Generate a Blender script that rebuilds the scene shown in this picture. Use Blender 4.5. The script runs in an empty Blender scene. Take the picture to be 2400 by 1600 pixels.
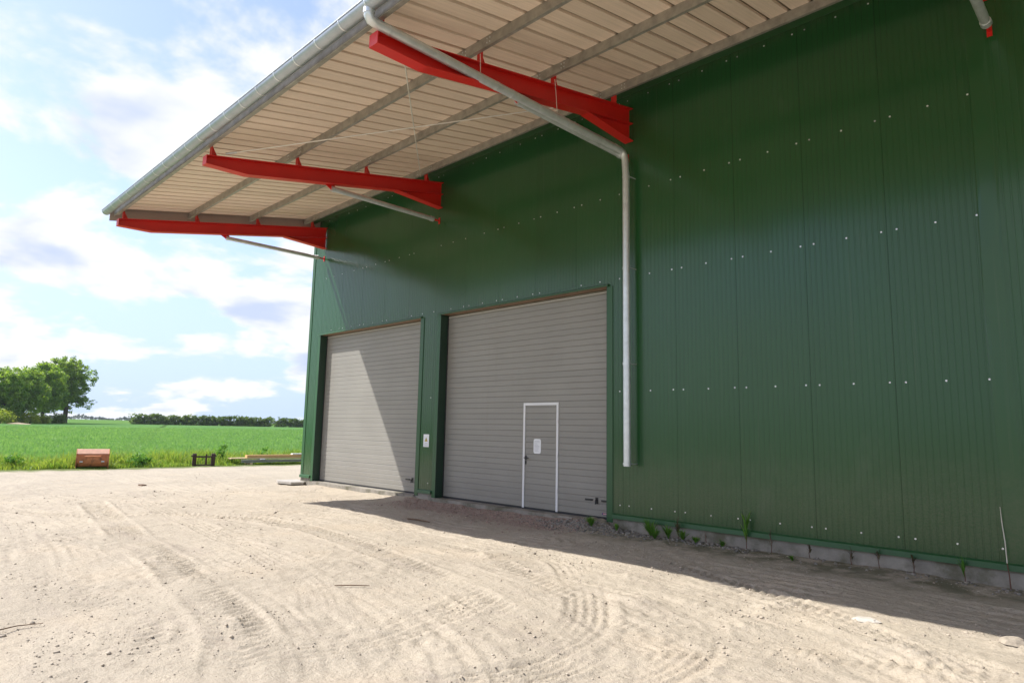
import bpy, math, random
import numpy as np
from mathutils import Vector, Matrix
R = math.radians
scene = bpy.context.scene
COL = scene.collection

# ------------------------------------------------------------------ camera
cam_d = bpy.data.cameras.new('camera'); cam_d.lens = 23.0; cam_d.sensor_width = 36.0
cam_d.clip_start = 0.05; cam_d.clip_end = 20000
cam = bpy.data.objects.new('camera', cam_d); COL.objects.link(cam)
yaw, pitch, roll = 0.782, 0.1347, 0.0202
fw = Vector((-math.sin(yaw)*math.cos(pitch), math.cos(yaw)*math.cos(pitch), math.sin(pitch)))
rt = Vector((math.cos(yaw), math.sin(yaw), 0)); up = rt.cross(fw)
r2 = rt*math.cos(roll)+up*math.sin(roll); u2 = -rt*math.sin(roll)+up*math.cos(roll)
cam.matrix_world = Matrix(((r2.x, u2.x, -fw.x, 5.915), (r2.y, u2.y, -fw.y, -10.012), (r2.z, u2.z, -fw.z, 1.75), (0, 0, 0, 1)))
scene.camera = cam

# ------------------------------------------------------------------ sun, sky, exposure
SUN = Vector((-0.667, -0.505, 1.0)).normalized()           # towards the sun
sun_d = bpy.data.lights.new('sun', 'SUN'); sun_d.energy = 4.9; sun_d.angle = R(0.53); sun_d.color = (1.0, 0.97, 0.925)
sun = bpy.data.objects.new('sun', sun_d); COL.objects.link(sun)
sun.rotation_euler = SUN.to_track_quat('Z', 'Y').to_euler()
sun.location = (-30, -25, 45)
world = bpy.data.worlds.new('World'); scene.world = world; world.use_nodes = True
vs = scene.view_settings
vs.view_transform = 'Standard'; vs.look = 'None'; vs.gamma = 1.0; vs.use_curve_mapping = False
vs.exposure = 0.57

class NT:
    """tiny node-tree helper"""
    def __init__(self, tree): self.t = tree; self.n = tree.nodes; self.l = tree.links
    def node(self, kind, **kw):
        o = self.n.new(kind)
        for k, v in kw.items():
            if k == 'inp':
                for kk, vv in v.items(): self.set(o.inputs[kk], vv)
            else: setattr(o, k, v)
        return o
    def set(self, sock, v):
        if isinstance(v, bpy.types.NodeSocket): self.l.new(v, sock)
        else:
            if sock.type == 'RGBA' and len(v) == 3: v = (*v, 1)
            sock.default_value = v
    def math(self, op, a, b=0.0, clamp=False):
        o = self.n.new('ShaderNodeMath'); o.operation = op; o.use_clamp = clamp
        self.set(o.inputs[0], a); self.set(o.inputs[1], b); return o.outputs[0]
    def noise(self, vec, scale, detail=4, rough=0.55, dist=0.0, out=0):
        o = self.node('ShaderNodeTexNoise', inp={'Vector': vec, 'Scale': scale, 'Detail': detail, 'Roughness': rough, 'Distortion': dist})
        return o.outputs[out]
    def ramp(self, fac, stops, interp='LINEAR'):
        o = self.n.new('ShaderNodeValToRGB'); self.set(o.inputs[0], fac); cr = o.color_ramp; cr.interpolation = interp
        while len(cr.elements) < len(stops): cr.elements.new(0.5)
        for e, (p, c) in zip(cr.elements, stops):
            e.position = p; e.color = (c, c, c, 1) if isinstance(c, (int, float)) else (*c, 1)
        return o.outputs[0]
    def mix(self, fac, a, b, blend='MIX'):
        o = self.n.new('ShaderNodeMix'); o.data_type = 'RGBA'; o.blend_type = blend
        self.set(o.inputs[0], fac); self.set(o.inputs[6], a); self.set(o.inputs[7], b); return o.outputs[2]
    def smooth(self, v, a, b, lo=0.0, hi=1.0):
        o = self.n.new('ShaderNodeMapRange'); o.interpolation_type = 'SMOOTHSTEP'
        self.set(o.inputs[0], v)
        for i, x in zip((1, 2, 3, 4), (a, b, lo, hi)): self.set(o.inputs[i], x)
        return o.outputs[0]
    def mapping(self, vec, scale=(1, 1, 1), loc=(0, 0, 0), rot=(0, 0, 0)):
        o = self.node('ShaderNodeMapping', inp={'Vector': vec, 'Scale': scale, 'Location': loc, 'Rotation': rot}); return o.outputs[0]

def build_world():
    nt = NT(world.node_tree); nt.n.clear()
    sky = nt.node('ShaderNodeTexSky'); sky.sky_type = 'NISHITA'; sky.sun_disc = False
    sky.sun_elevation = math.asin(SUN.z); sky.sun_rotation = math.atan2(SUN.x, SUN.y)
    sky.air_density = 1.0; sky.dust_density = 1.2; sky.ozone_density = 1.0; sky.altitude = 20
    co = nt.node('ShaderNodeTexCoord').outputs['Generated']
    sep = nt.node('ShaderNodeSeparateXYZ', inp={0: co})
    z = nt.math('MAXIMUM', sep.outputs[2], 0.0)
    den = nt.math('ADD', z, 0.26)
    px = nt.math('DIVIDE', sep.outputs[0], den); py = nt.math('DIVIDE', sep.outputs[1], den)
    pv = nt.node('ShaderNodeCombineXYZ', inp={0: px, 1: py, 2: 0.0}).outputs[0]
    pv = nt.mapping(pv, loc=(3.1, 1.7, 0.4))
    n1 = nt.noise(pv, 2.3, 10, 0.55, 0.15)
    n2 = nt.noise(nt.mapping(pv, loc=(5, 2, 3)), 0.55, 3, 0.5)
    cov = nt.math('ADD', n1, nt.math('MULTIPLY', nt.math('SUBTRACT', n2, 0.5), 0.45))
    # more cloud towards the horizon as layers stack up
    cov = nt.math('ADD', cov, nt.smooth(z, 0.0, 0.5, 0.07, 0.0))
    dens = nt.smooth(cov, 0.485, 0.585)
    # cloud body: bright edges, lavender-grey thick bases
    n3 = nt.noise(nt.mapping(pv, loc=(0.06, 0.05, 0.0)), 2.3, 5, 0.5, 0.15)
    thick = nt.smooth(nt.math('ADD', n3, nt.math('MULTIPLY', nt.math('SUBTRACT', n2, 0.5), 0.45)), 0.53, 0.70)
    ccol = nt.mix(thick, (8.4, 8.45, 8.5), (5.3, 6.1, 8.2))
    skyc = nt.mix(1.0, sky.outputs[0], (2.0, 1.9, 2.05), 'MULTIPLY')
    hz = nt.smooth(z, 0.0, 0.35, 0.9, 0.2)
    skyc = nt.mix(hz, skyc, (4.9, 6.4, 9.0))
    col = nt.mix(dens, skyc, ccol)
    bg = nt.node('ShaderNodeBackground', inp={'Color': col, 'Strength': 0.085})
    out = nt.node('ShaderNodeOutputWorld'); nt.l.new(bg.outputs[0], out.inputs[0])
build_world()

# ------------------------------------------------------------------ materials
MATS = {}
def new_mat(name):
    m = bpy.data.materials.new(name); m.use_nodes = True
    nt = NT(m.node_tree); nt.n.clear()
    out = nt.node('ShaderNodeOutputMaterial'); MATS[name] = m
    return m, nt, out
def pbr(name, col, rough=0.5, metal=0.0, var=0.12, vscale=3.0, bump=0.0, bscale=30.0, stretch=(1, 1, 1), spec=0.5, dirt=None, dscale=2.0, dthr=(0.55, 0.75), rvar=0.1, object_var=0.0, coat=0.0, dust=None):
    m, nt, out = new_mat(name)
    pos = nt.node('ShaderNodeNewGeometry').outputs['Position']
    v = nt.mapping(pos, scale=stretch)
    n = nt.noise(v, vscale, 6, 0.6)
    lo = tuple(c*(1-var) for c in col); hi = tuple(min(1, c*(1+var)) for c in col)
    c = nt.ramp(n, [(0.3, lo), (0.7, hi)])
    if object_var:
        oi = nt.node('ShaderNodeObjectInfo').outputs['Random']
        s = nt.math('ADD', nt.math('MULTIPLY', nt.math('SUBTRACT', oi, 0.5), 2*object_var), 1.0)
        g = nt.node('ShaderNodeCombineColor', inp={0: s, 1: s, 2: s}).outputs[0]
        c = nt.mix(1.0, c, g, 'MULTIPLY')
    if dirt:
        c = nt.mix(nt.smooth(nt.noise(v, dscale, 7, 0.65), *dthr), c, dirt)
    if dust:            # dried mud splash thrown up from the yard, plus thin run-off streaks
        z = nt.node('ShaderNodeSeparateXYZ', inp={0: pos}).outputs[2]
        zz = nt.math('ADD', z, nt.math('MULTIPLY', nt.math('SUBTRACT', nt.noise(pos, 2.5, 6, 0.7), 0.5), 1.4))
        f = nt.math('MULTIPLY', nt.smooth(zz, dust[1], dust[0]), nt.smooth(nt.noise(pos, 38, 4, 0.7), 0.25, 0.7, 0.25, 1.0))
        sk = nt.smooth(nt.noise(nt.mapping(pos, scale=(16, 16, 0.22)), 1.0, 4, 0.6), 0.58, 0.82, 0.0, 0.55)
        c = nt.mix(nt.math('MULTIPLY', nt.math('MAXIMUM', f, sk), dust[2]), c, (0.20, 0.175, 0.13))
    b = nt.node('ShaderNodeBsdfPrincipled', inp={'Base Color': c, 'Metallic': metal, 'Specular IOR Level': spec})
    rr = nt.math('ADD', nt.math('MULTIPLY', nt.math('SUBTRACT', nt.noise(v, vscale*2.3, 4), 0.5), rvar*2), rough, True)
    nt.set(b.inputs['Roughness'], rr)
    if coat: b.inputs['Coat Weight'].default_value = coat; b.inputs['Coat Roughness'].default_value = 0.16
    if bump:
        bn = nt.node('ShaderNodeBump', inp={'Height': nt.noise(v, bscale, 5, 0.6), 'Strength': 1.0, 'Distance': bump})
        nt.l.new(bn.outputs[0], b.inputs['Normal'])
    nt.l.new(b.outputs[0], out.inputs[0])
    return m

GREEN = (0.018, 0.078, 0.023)
pbr('green_panel', GREEN, 0.20, var=0.06, vscale=0.6, bump=0.0040, bscale=1.3, stretch=(1, 1, 0.35), rvar=0.05, dirt=(0.060, 0.105, 0.060), dscale=1.1, dthr=(0.58, 0.95), object_var=0.05, spec=0.45, coat=0.15, dust=(0.3, 1.7, 0.20))
pbr('green_trim', (0.021, 0.086, 0.028), 0.36, var=0.08, vscale=1.5, bump=0.002, bscale=2.5, rvar=0.06, dirt=(0.16, 0.22, 0.14), dscale=3.5, dthr=(0.66, 0.85))
pbr('joint_core', (0.010, 0.022, 0.014), 0.7)
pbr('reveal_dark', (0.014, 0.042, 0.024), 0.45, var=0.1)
pbr('door_taupe', (0.262, 0.250, 0.222), 0.42, var=0.05, vscale=1.2, bump=0.0006, bscale=60, rvar=0.06, object_var=0.03, dust=(0.1, 0.9, 0.35))
pbr('door_rubber', (0.02, 0.02, 0.022), 0.6)
pbr('lintel_brown', (0.26, 0.17, 0.11), 0.5, var=0.1)
pbr('white_alu', (0.74, 0.74, 0.74), 0.35, var=0.04)
pbr('red_steel', (0.58, 0.012, 0.006), 0.42, var=0.06, vscale=2.0, bump=0.0005, bscale=25, spec=0.5)
pbr('galvanised', (0.66, 0.69, 0.70), 0.36, metal=0.6, var=0.12, vscale=7.0, bump=0.0003, bscale=30, rvar=0.08)
pbr('galvanised_purlin', (0.36, 0.345, 0.30), 0.5, metal=0.45, var=0.25, vscale=6.0, rvar=0.1)
pbr('zinc_gutter', (0.42, 0.46, 0.50), 0.45, metal=0.75, var=0.12, vscale=3.0, rvar=0.1)
pbr('soffit_sheet', (0.77, 0.635, 0.51), 0.55, var=0.10, vscale=2.0, stretch=(14, 0.35, 1), bump=0.0012, bscale=6, object_var=0.05)
pbr('roof_sheet', (0.20, 0.15, 0.10), 0.6, var=0.08)
pbr('verge_trim', (0.36, 0.31, 0.27), 0.5, var=0.06)
pbr('screw_steel', (0.80, 0.82, 0.80), 0.28, metal=0.6, var=0.05)
pbr('black_plastic', (0.015, 0.015, 0.017), 0.35)
pbr('sign_white', (0.78, 0.79, 0.80), 0.4, var=0.03)
pbr('sign_yellow', (0.75, 0.52, 0.02), 0.4, var=0.03)
pbr('sign_black', (0.02, 0.02, 0.02), 0.5)
pbr('print_grey', (0.42, 0.42, 0.46), 0.5)
pbr('label_blue', (0.06, 0.04, 0.22), 0.4)
pbr('label_red', (0.65, 0.10, 0.03), 0.4)
pbr('rod_steel', (0.72, 0.70, 0.64), 0.45, metal=0.2)
pbr('concrete', (0.27, 0.245, 0.205), 0.9, var=0.22, vscale=4.0, bump=0.004, bscale=40, dirt=(0.13, 0.12, 0.08), dscale=2.2, dthr=(0.44, 0.66))
pbr('bucket_orange', (0.50, 0.175, 0.065), 0.55, var=0.2, vscale=6, dirt=(0.16, 0.065, 0.035), dscale=5, dthr=(0.5, 0.7), bump=0.002, bscale=20)
pbr('rust_dark', (0.065, 0.036, 0.028), 0.8, var=0.35, vscale=14, bump=0.003, bscale=40)
pbr('timber_pale', (0.62, 0.48, 0.28), 0.75, var=0.15, vscale=5, stretch=(12, 1, 12))
pbr('timber_tan', (0.55, 0.33, 0.13), 0.75, var=0.18, vscale=5, stretch=(12, 1, 12))
pbr('board_white', (0.72, 0.72, 0.70), 0.6, var=0.06)
pbr('beam_grey', (0.30, 0.31, 0.33), 0.5, metal=0.3, var=0.15)
pbr('twig_brown', (0.14, 0.085, 0.05), 0.9, var=0.3, vscale=20)
pbr('pale_stone', (0.46, 0.42, 0.36), 0.9, var=0.15, vscale=12, bump=0.004, bscale=30)
pbr('slab_pale', (0.39, 0.36, 0.315), 0.9, var=0.15, vscale=6, bump=0.004, bscale=30)
pbr('bucket_sunlit', (0.56, 0.31, 0.20), 0.45, var=0.15, vscale=7)  # bucket orange made paler: glancing sun on the top plate put into the colour
pbr('bank_soil', (0.30, 0.235, 0.15), 0.95, var=0.3, vscale=2)
pbr('bark', (0.055, 0.042, 0.032), 0.95, var=0.3, vscale=4, bump=0.03, bscale=6)
pbr('pebble_mix', (0.37, 0.315, 0.245), 0.9, var=0.55, vscale=9)
pbr('gravel_red', (0.30, 0.21, 0.17), 0.9, var=0.5, vscale=14)
pbr('gravel_grey', (0.22, 0.20, 0.17), 0.9, var=0.7, vscale=16)
pbr('stem_brown', (0.12, 0.055, 0.035), 0.8, var=0.2)
pbr('stalk_pale', (0.66, 0.62, 0.52), 0.7, var=0.1)

def leaf_mat(name, a, b, trans=0.35, scale=0.6, rough=0.5):
    m, nt, out = new_mat(name)
    pos = nt.node('ShaderNodeNewGeometry').outputs['Position']
    at = nt.node('ShaderNodeAttribute'); at.attribute_name = 'tint'
    f = nt.math('ADD', nt.math('MULTIPLY', nt.noise(pos, scale, 3), 0.5), nt.math('MULTIPLY', at.outputs['Fac'], 0.5))
    c = nt.ramp(f, [(0.2, a), (0.8, b)])
    d = nt.node('ShaderNodeBsdfPrincipled', inp={'Base Color': c, 'Roughness': rough, 'Specular IOR Level': 0.25})
    t = nt.node('ShaderNodeBsdfTranslucent', inp={'Color': nt.mix(1.0, c, (1.5, 1.5, 0.7), 'MULTIPLY')})
    mx = nt.node('ShaderNodeMixShader', inp={0: trans, 1: d.outputs[0], 2: t.outputs[0]})
    nt.l.new(mx.outputs[0], out.inputs[0]); return m
leaf_mat('oak_leaf', (0.085, 0.180, 0.034), (0.330, 0.420, 0.078), 0.55)
leaf_mat('tree_leaf', (0.090, 0.200, 0.034), (0.330, 0.430, 0.078), 0.55)
leaf_mat('shrub_leaf', (0.120, 0.190, 0.025), (0.380, 0.420, 0.060), 0.5)
leaf_mat('hedge_leaf', (0.050, 0.110, 0.022), (0.180, 0.240, 0.045), 0.45)
leaf_mat('far_leaf', (0.035, 0.060, 0.030), (0.060, 0.085, 0.035), 0.1, 0.05)
leaf_mat('crop_blade', (0.120, 0.270, 0.090), (0.250, 0.400, 0.150), 0.4, 0.25)
leaf_mat('verge_blade', (0.110, 0.230, 0.035), (0.360, 0.420, 0.100), 0.45, 1.3)
leaf_mat('dry_blade', (0.25, 0.22, 0.09), (0.40, 0.35, 0.17), 0.3, 0.8)
leaf_mat('weed_leaf', (0.070, 0.200, 0.030), (0.160, 0.320, 0.050), 0.4, 6)
leaf_mat('dead_leaf', (0.06, 0.05, 0.03), (0.14, 0.12, 0.06), 0.2, 6)

def yard_mat():
    m, nt, out = new_mat('yard_sand')
    pos = nt.node('ShaderNodeNewGeometry').outputs['Position']
    sp = nt.node('ShaderNodeSeparateXYZ', inp={0: pos}); X, Y, Z = sp.outputs
    big = nt.noise(pos, 0.35, 5, 0.6); mid = nt.noise(pos, 2.2, 6, 0.65); fin = nt.noise(pos, 26, 5, 0.7)
    c = nt.ramp(nt.math('ADD', nt.math('MULTIPLY', big, 0.6), nt.math('MULTIPLY', mid, 0.4)),
                [(0.34, (0.350, 0.302, 0.234)), (0.5, (0.415, 0.359, 0.279)), (0.66, (0.460, 0.395, 0.301))])
    # streaks left by wheels, running with the long side of the hall
    st = nt.noise(nt.mapping(pos, scale=(0.5, 5.0, 1), rot=(0, 0, R(-6))), 1.0, 5, 0.6, 0.6)
    c = nt.mix(nt.smooth(st, 0.50, 0.72, 0.0, 0.45), c, (0.345, 0.290, 0.235))
    c = nt.mix(nt.smooth(nt.noise(nt.mapping(pos, loc=(7, 3, 0)), 0.55, 4, 0.6), 0.52, 0.68, 0.0, 0.6), c, (0.445, 0.372, 0.278))
    c = nt.mix(nt.smooth(fin, 0.50, 0.70, 0.0, 0.55), c, (0.22, 0.18, 0.14))
    c = nt.mix(nt.smooth(nt.noise(pos, 60, 3, 0.6), 0.60, 0.75, 0.0, 0.5), c, (0.60, 0.55, 0.47))
    # damp, mossy strip that the roof keeps out of the sun
    wob = nt.math('MULTIPLY', nt.math('SUBTRACT', nt.noise(pos, 1.6, 4), 0.5), 1.6)
    yy = nt.math('ADD', Y, wob)
    damp = nt.math('MULTIPLY', nt.smooth(yy, -2.6, -0.9), nt.smooth(X, -9.0, -5.0))
    c = nt.mix(nt.math('MULTIPLY', damp, 0.04), c, (0.26, 0.25, 0.225))
    moss = nt.math('MULTIPLY', nt.math('MULTIPLY', nt.smooth(yy, -1.25, -0.45), nt.smooth(X, -2.2, -1.0)), nt.smooth(mid, 0.36, 0.58))
    c = nt.mix(nt.math('MULTIPLY', moss, 0.75), c, (0.080, 0.085, 0.040))
    red = nt.math('MULTIPLY', nt.math('MULTIPLY', nt.smooth(yy, -1.5, -0.6), nt.smooth(X, -7.6, -6.4)), nt.smooth(X, -2.4, -1.7, 1.0, 0.0))
    c = nt.mix(nt.math('MULTIPLY', red, 0.6), c, (0.30, 0.22, 0.18))
    # thin grass creeping in along the field
    gr = nt.smooth(nt.math('ADD', X, nt.math('MULTIPLY', nt.math('SUBTRACT', nt.noise(pos, 1.1, 5), 0.5), 2.2)), -21.6, -22.7)
    c = nt.mix(gr, c, (0.11, 0.14, 0.035))
    b = nt.node('ShaderNodeBsdfPrincipled', inp={'Base Color': c, 'Roughness': 0.95, 'Specular IOR Level': 0.15})
    h = nt.math('ADD', nt.math('MULTIPLY', nt.noise(pos, 11, 6, 0.7), 1.0), nt.math('MULTIPLY', nt.noise(pos, 55, 4, 0.7), 0.35))
    bn = nt.node('ShaderNodeBump', inp={'Height': h, 'Strength': 1.0, 'Distance': 0.026})
    nt.l.new(bn.outputs[0], b.inputs['Normal']); nt.l.new(b.outputs[0], out.inputs[0])
yard_mat()

def field_mat():
    m, nt, out = new_mat('crop_field')
    pos = nt.node('ShaderNodeNewGeometry').outputs['Position']
    sp = nt.node('ShaderNodeSeparateXYZ', inp={0: pos})
    n = nt.noise(pos, 0.06, 5, 0.6); f = nt.noise(nt.mapping(pos, scale=(1, 1, 0)), 2.0, 6, 0.75)
    c = nt.ramp(nt.math('ADD', nt.math('MULTIPLY', n, 0.5), nt.math('MULTIPLY', f, 0.5)),
                [(0.36, (0.070, 0.160, 0.050)), (0.5, (0.105, 0.210, 0.062)), (0.64, (0.145, 0.255, 0.082))])
    far = nt.smooth(sp.outputs[0], -190, -260)
    c = nt.mix(nt.math('MULTIPLY', far, 0.6), c, (0.105, 0.190, 0.040))
    # wheel rut left by the sprayer
    d = nt.math('ABSOLUTE', nt.math('ADD', nt.math('MULTIPLY', sp.outputs[0], 0.3157), nt.math('SUBTRACT', nt.math('MULTIPLY', sp.outputs[1], 0.9489), -9.95)))
    c = nt.mix(nt.smooth(d, 0.15, 0.6, 0.7, 0.0), c, (0.045, 0.080, 0.022))
    b = nt.node('ShaderNodeBsdfPrincipled', inp={'Base Color': c, 'Roughness': 0.9, 'Specular IOR Level': 0.0})
    bn = nt.node('ShaderNodeBump', inp={'Height': f, 'Strength': 0.9, 'Distance': 0.25})
    nt.l.new(bn.outputs[0], b.inputs['Normal']); nt.l.new(b.outputs[0], out.inputs[0])
field_mat()

# ------------------------------------------------------------------ mesh helpers
def link(name, me, parent=None, loc=None):
    o = bpy.data.objects.new(name, me); COL.objects.link(o)
    if parent is not None:
        o.parent = parent
        if parent.type == 'EMPTY': o.matrix_parent_inverse = Matrix.Translation(-parent.location)
    if loc is not None: o.location = loc
    return o
def mesh_np(name, V, F, mat, smooth=False, tint=None):
    me = bpy.data.meshes.new(name)
    V = np.asarray(V, np.float32); F = np.asarray(F, np.int32)
    me.vertices.add(len(V)); me.vertices.foreach_set('co', V.ravel())
    k = F.shape[1]
    me.loops.add(F.size); me.loops.foreach_set('vertex_index', F.ravel())
    me.polygons.add(len(F)); me.polygons.foreach_set('loop_start', np.arange(len(F), dtype=np.int32)*k)
    try: me.polygons.foreach_set('loop_total', np.full(len(F), k, np.int32))
    except Exception: pass
    me.update(calc_edges=True)
    if smooth: me.polygons.foreach_set('use_smooth', np.ones(len(F), bool))
    if tint is not None:
        a = me.attributes.new('tint', 'FLOAT', 'POINT'); a.data.foreach_set('value', np.asarray(tint, np.float32))
    me.materials.append(MATS[mat]); me.validate(); return me
class MB:
    def __init__(s): s.v = []; s.f = []; s.sm = []
    def add(s, v, f, smooth=False):
        n = len(s.v); s.v += [tuple(p) for p in v]; s.f += [tuple(i+n for i in q) for q in f]; s.sm += [smooth]*len(f); return s
    def box(s, x0, x1, y0, y1, z0, z1):
        v = [(x0,y0,z0),(x1,y0,z0),(x1,y1,z0),(x0,y1,z0),(x0,y0,z1),(x1,y0,z1),(x1,y1,z1),(x0,y1,z1)]
        return s.add(v, [(0,3,2,1),(4,5,6,7),(0,1,5,4),(1,2,6,5),(2,3,7,6),(3,0,4,7)])
    def prism(s, poly, a0, a1, axis):
        """poly: 2-D outline swept along axis 'x' (poly = y,z) or 'y' (x,z) or 'z' (x,y)"""
        def P(p, a): return {'x': (a, p[0], p[1]), 'y': (p[0], a, p[1]), 'z': (p[0], p[1], a)}[axis]
        n = len(poly); v = [P(p, a0) for p in poly]+[P(p, a1) for p in poly]
        f = [(i, (i+1) % n, n+(i+1) % n, n+i) for i in range(n)]
        return s.add(v, f+[tuple(range(n))[::-1], tuple(range(n, 2*n))])
    def tube(s, pts, rad, n=10, cap=True):
        pts = [Vector(p) for p in pts]
        if isinstance(rad, (int, float)): rad = [rad]*len(pts)
        v = []; f = []; pu = None
        for i, p in enumerate(pts):
            t = (pts[min(i+1, len(pts)-1)]-pts[max(i-1, 0)]).normalized()
            if pu is None: pu = t.orthogonal().normalized()
            pu = (pu-t*pu.dot(t)).normalized(); w = t.cross(pu)
            for k in range(n):
                a = 2*math.pi*k/n; v.append(p+(pu*math.cos(a)+w*math.sin(a))*rad[i])
        for i in range(len(pts)-1):
            for k in range(n):
                f.append((i*n+k, i*n+(k+1) % n, (i+1)*n+(k+1) % n, (i+1)*n+k))
        s.add(v, f, True)
        if cap: s.add(v[:n], [tuple(range(n))[::-1]]); s.add(v[-n:], [tuple(range(n))])
        return s
    def mesh(s, name, mat):
        me = bpy.data.meshes.new(name); me.from_pydata(s.v, [], s.f); me.materials.append(MATS[mat])
        me.polygons.foreach_set('use_smooth', np.array(s.sm, bool)); me.update(); return me
    def build(s, name, mat, parent=None, loc=None): return link(name, s.mesh(name, mat), parent, loc)
def tag(o, label, cat, group=None):
    o['label'] = label; o['category'] = cat
    if group: o['group'] = group
    return o
def empty(name, loc):
    e = bpy.data.objects.new(name, None); e.empty_display_size = 0.3; COL.objects.link(e); e.location = loc; return e
def box(name, x0, x1, y0, y1, z0, z1, mat, parent=None): return MB().box(x0, x1, y0, y1, z0, z1).build(name, mat, parent)

def vnoise(x, y, cell, seed):
    """value noise on arrays, cubic-faded"""
    rs = np.random.RandomState(seed); N = 256; g = rs.rand(N, N)*2-1
    u = x/cell; v = y/cell; i = np.floor(u).astype(int); j = np.floor(v).astype(int)
    a = u-i; b = v-j; a = a*a*(3-2*a); b = b*b*(3-2*b)
    g00 = g[i % N, j % N]; g10 = g[(i+1) % N, j % N]; g01 = g[i % N, (j+1) % N]; g11 = g[(i+1) % N, (j+1) % N]
    return (g00*(1-a)+g10*a)*(1-b)+(g01*(1-a)+g11*a)*b

# ------------------------------------------------------------------ ground
def terrain(x, y):
    r = np.hypot(x-5.9, y+10)
    z = np.interp(r, [0, 30, 60, 110, 180, 230, 320, 450, 900, 3000, 9000], [0, 0, 0.1, 0.75, 1.15, 1.0, 1.7, 2.75, 4.0, 9.5, 26])
    return z

TRACKS = [  # centre line, width, depth, pattern
    ([(0.2, -7.95), (0.72, -7.65), (0.95, -7.26), (1.11, -6.73), (1.01, -6.2), (0.82, -5.52), (0.5, -4.9)], 0.46, 0.026, 'rib'),
    ([(-11.5, -5.9), (-9.46, -6.21), (-5.26, -6.75), (-3.24, -6.91), (-2.11, -7.09), (0.01, -7.42), (1.2, -7.9)], 0.5, 0.022, 'lug'),
    ([(-2.2, -3.3), (-0.95, -3.66), (0.36, -4.16), (1.26, -4.5), (2.12, -4.83), (3.0, -5.3)], 0.5, 0.024, 'lug'),
    ([(-1.2, -2.75), (-0.02, -3.0), (0.97, -3.78), (1.72, -4.61), (2.1, -5.25), (2.3, -6.2)], 0.5, 0.018, 'rib'),
    ([(1.6, -3.7), (2.47, -4.21), (2.8, -4.46), (3.1, -5.14), (3.12, -5.79), (2.9, -6.6)], 0.48, 0.018, 'rib'),
    ([(0.6, -1.9), (1.84, -2.3), (2.96, -2.75), (3.82, -3.25), (4.6, -4.0)], 0.42, 0.018, 'lug'),
    ([(2.0, -7.3), (2.35, -6.68), (2.5, -6.18), (2.45, -5.6)], 0.46, 0.024, 'rib'),
    ([(-14, -6.4), (-11.03, -5.2), (-7.5, -3.6), (-4.69, -2.9), (0.4, -2.75), (3.32, -3.1), (5.2, -3.9)], 0.45, 0.012, 'rib'),
    ([(-16, -8.6), (-9.07, -7.3), (-7.95, -5.3), (-5.39, -4.2), (-1.1, -4.7), (1.4, -5.4)], 0.45, 0.016, 'lug'),
    ([(-12, -5.0), (-9.96, -5.2), (-8.79, -5.28), (-4.57, -5.6), (-1.27, -6.09), (0.3, -6.7)], 0.42, 0.014, 'rib'),
    ([(-18, -1.2), (-13.5, -2.2), (-9.5, -2.2), (-6.5, -2.3), (-3, -3.1)], 0.45, 0.010, 'rib'),
    ([(-4.5, -8.9), (-2.5, -8.2), (-0.8, -8.0), (0.4, -8.4)], 0.45, 0.014, 'lug'),
    ([(2.6, -5.4), (3.4, -4.6), (4.1, -4.1), (5.2, -3.5)], 0.42, 0.016, 'lug'),
    ([(-18, -7.6), (-9, -4.6), (-4.7, -3.7), (0.4, -3.4), (3.3, -4.0), (6, -5.6)], 1.9, 0.012, 'sweep'),
    ([(-15, -9.4), (-6, -6.6), (-2, -6.3), (1.5, -7.0), (3.2, -8.6)], 2.2, 0.007, 'sweep'),
    ([(-22, -3.0), (-13, -3.4), (-8, -2.4), (-3, -2.1), (2, -1.7), (6, -1.9)], 1.5, 0.013, 'sweep'),
    ([(-2.5, -4.6), (0.5, -4.9), (2.2, -5.6), (2.8, -6.8), (2.4, -8.4)], 1.6, 0.008, 'sweep'),
    ([(-20, -6.0), (-12, -7.8), (-7, -7.9), (-3, -8.4), (0, -9.4)], 1.6, 0.005, 'sweep'),
]
def catmull(P, step=0.03):
    P = [np.array(p, float) for p in P]; P = [2*P[0]-P[1]]+P+[2*P[-1]-P[-2]]; out = []
    for i in range(1, len(P)-2):
        n = max(2, int(np.linalg.norm(P[i+1]-P[i])/step))
        for k in range(n):
            t = k/n; a, b, c, d = P[i-1:i+3]
            out.append(0.5*((2*b)+(-a+c)*t+(2*a-5*b+4*c-d)*t*t+(-a+3*b-3*c+d)*t**3))
    return np.array(out)

def axis(segs):
    out = [segs[0][0]]
    for a, b, s0, s1 in segs:
        x = a
        while x < b-1e-6:
            t = (x-a)/(b-a); x = min(b, x+s0+(s1-s0)*t); out.append(x)
    return np.unique(np.round(np.array(out), 4))
YX = axis([(-23.2, -12, 0.16, 0.06), (-12, -3, 0.06, 0.027), (-3, 5.6, 0.027, 0.027), (5.6, 9, 0.03, 0.4), (9, 60, 0.5, 6)])
YY = axis([(-60, -12, 6, 0.6), (-12, -9, 0.5, 0.05), (-9, -8, 0.05, 0.027), (-8, -2, 0.027, 0.027), (-2, 0.0, 0.027, 0.035), (0.0, 6, 0.05, 0.4), (6, 60, 0.5, 5)])

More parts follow.
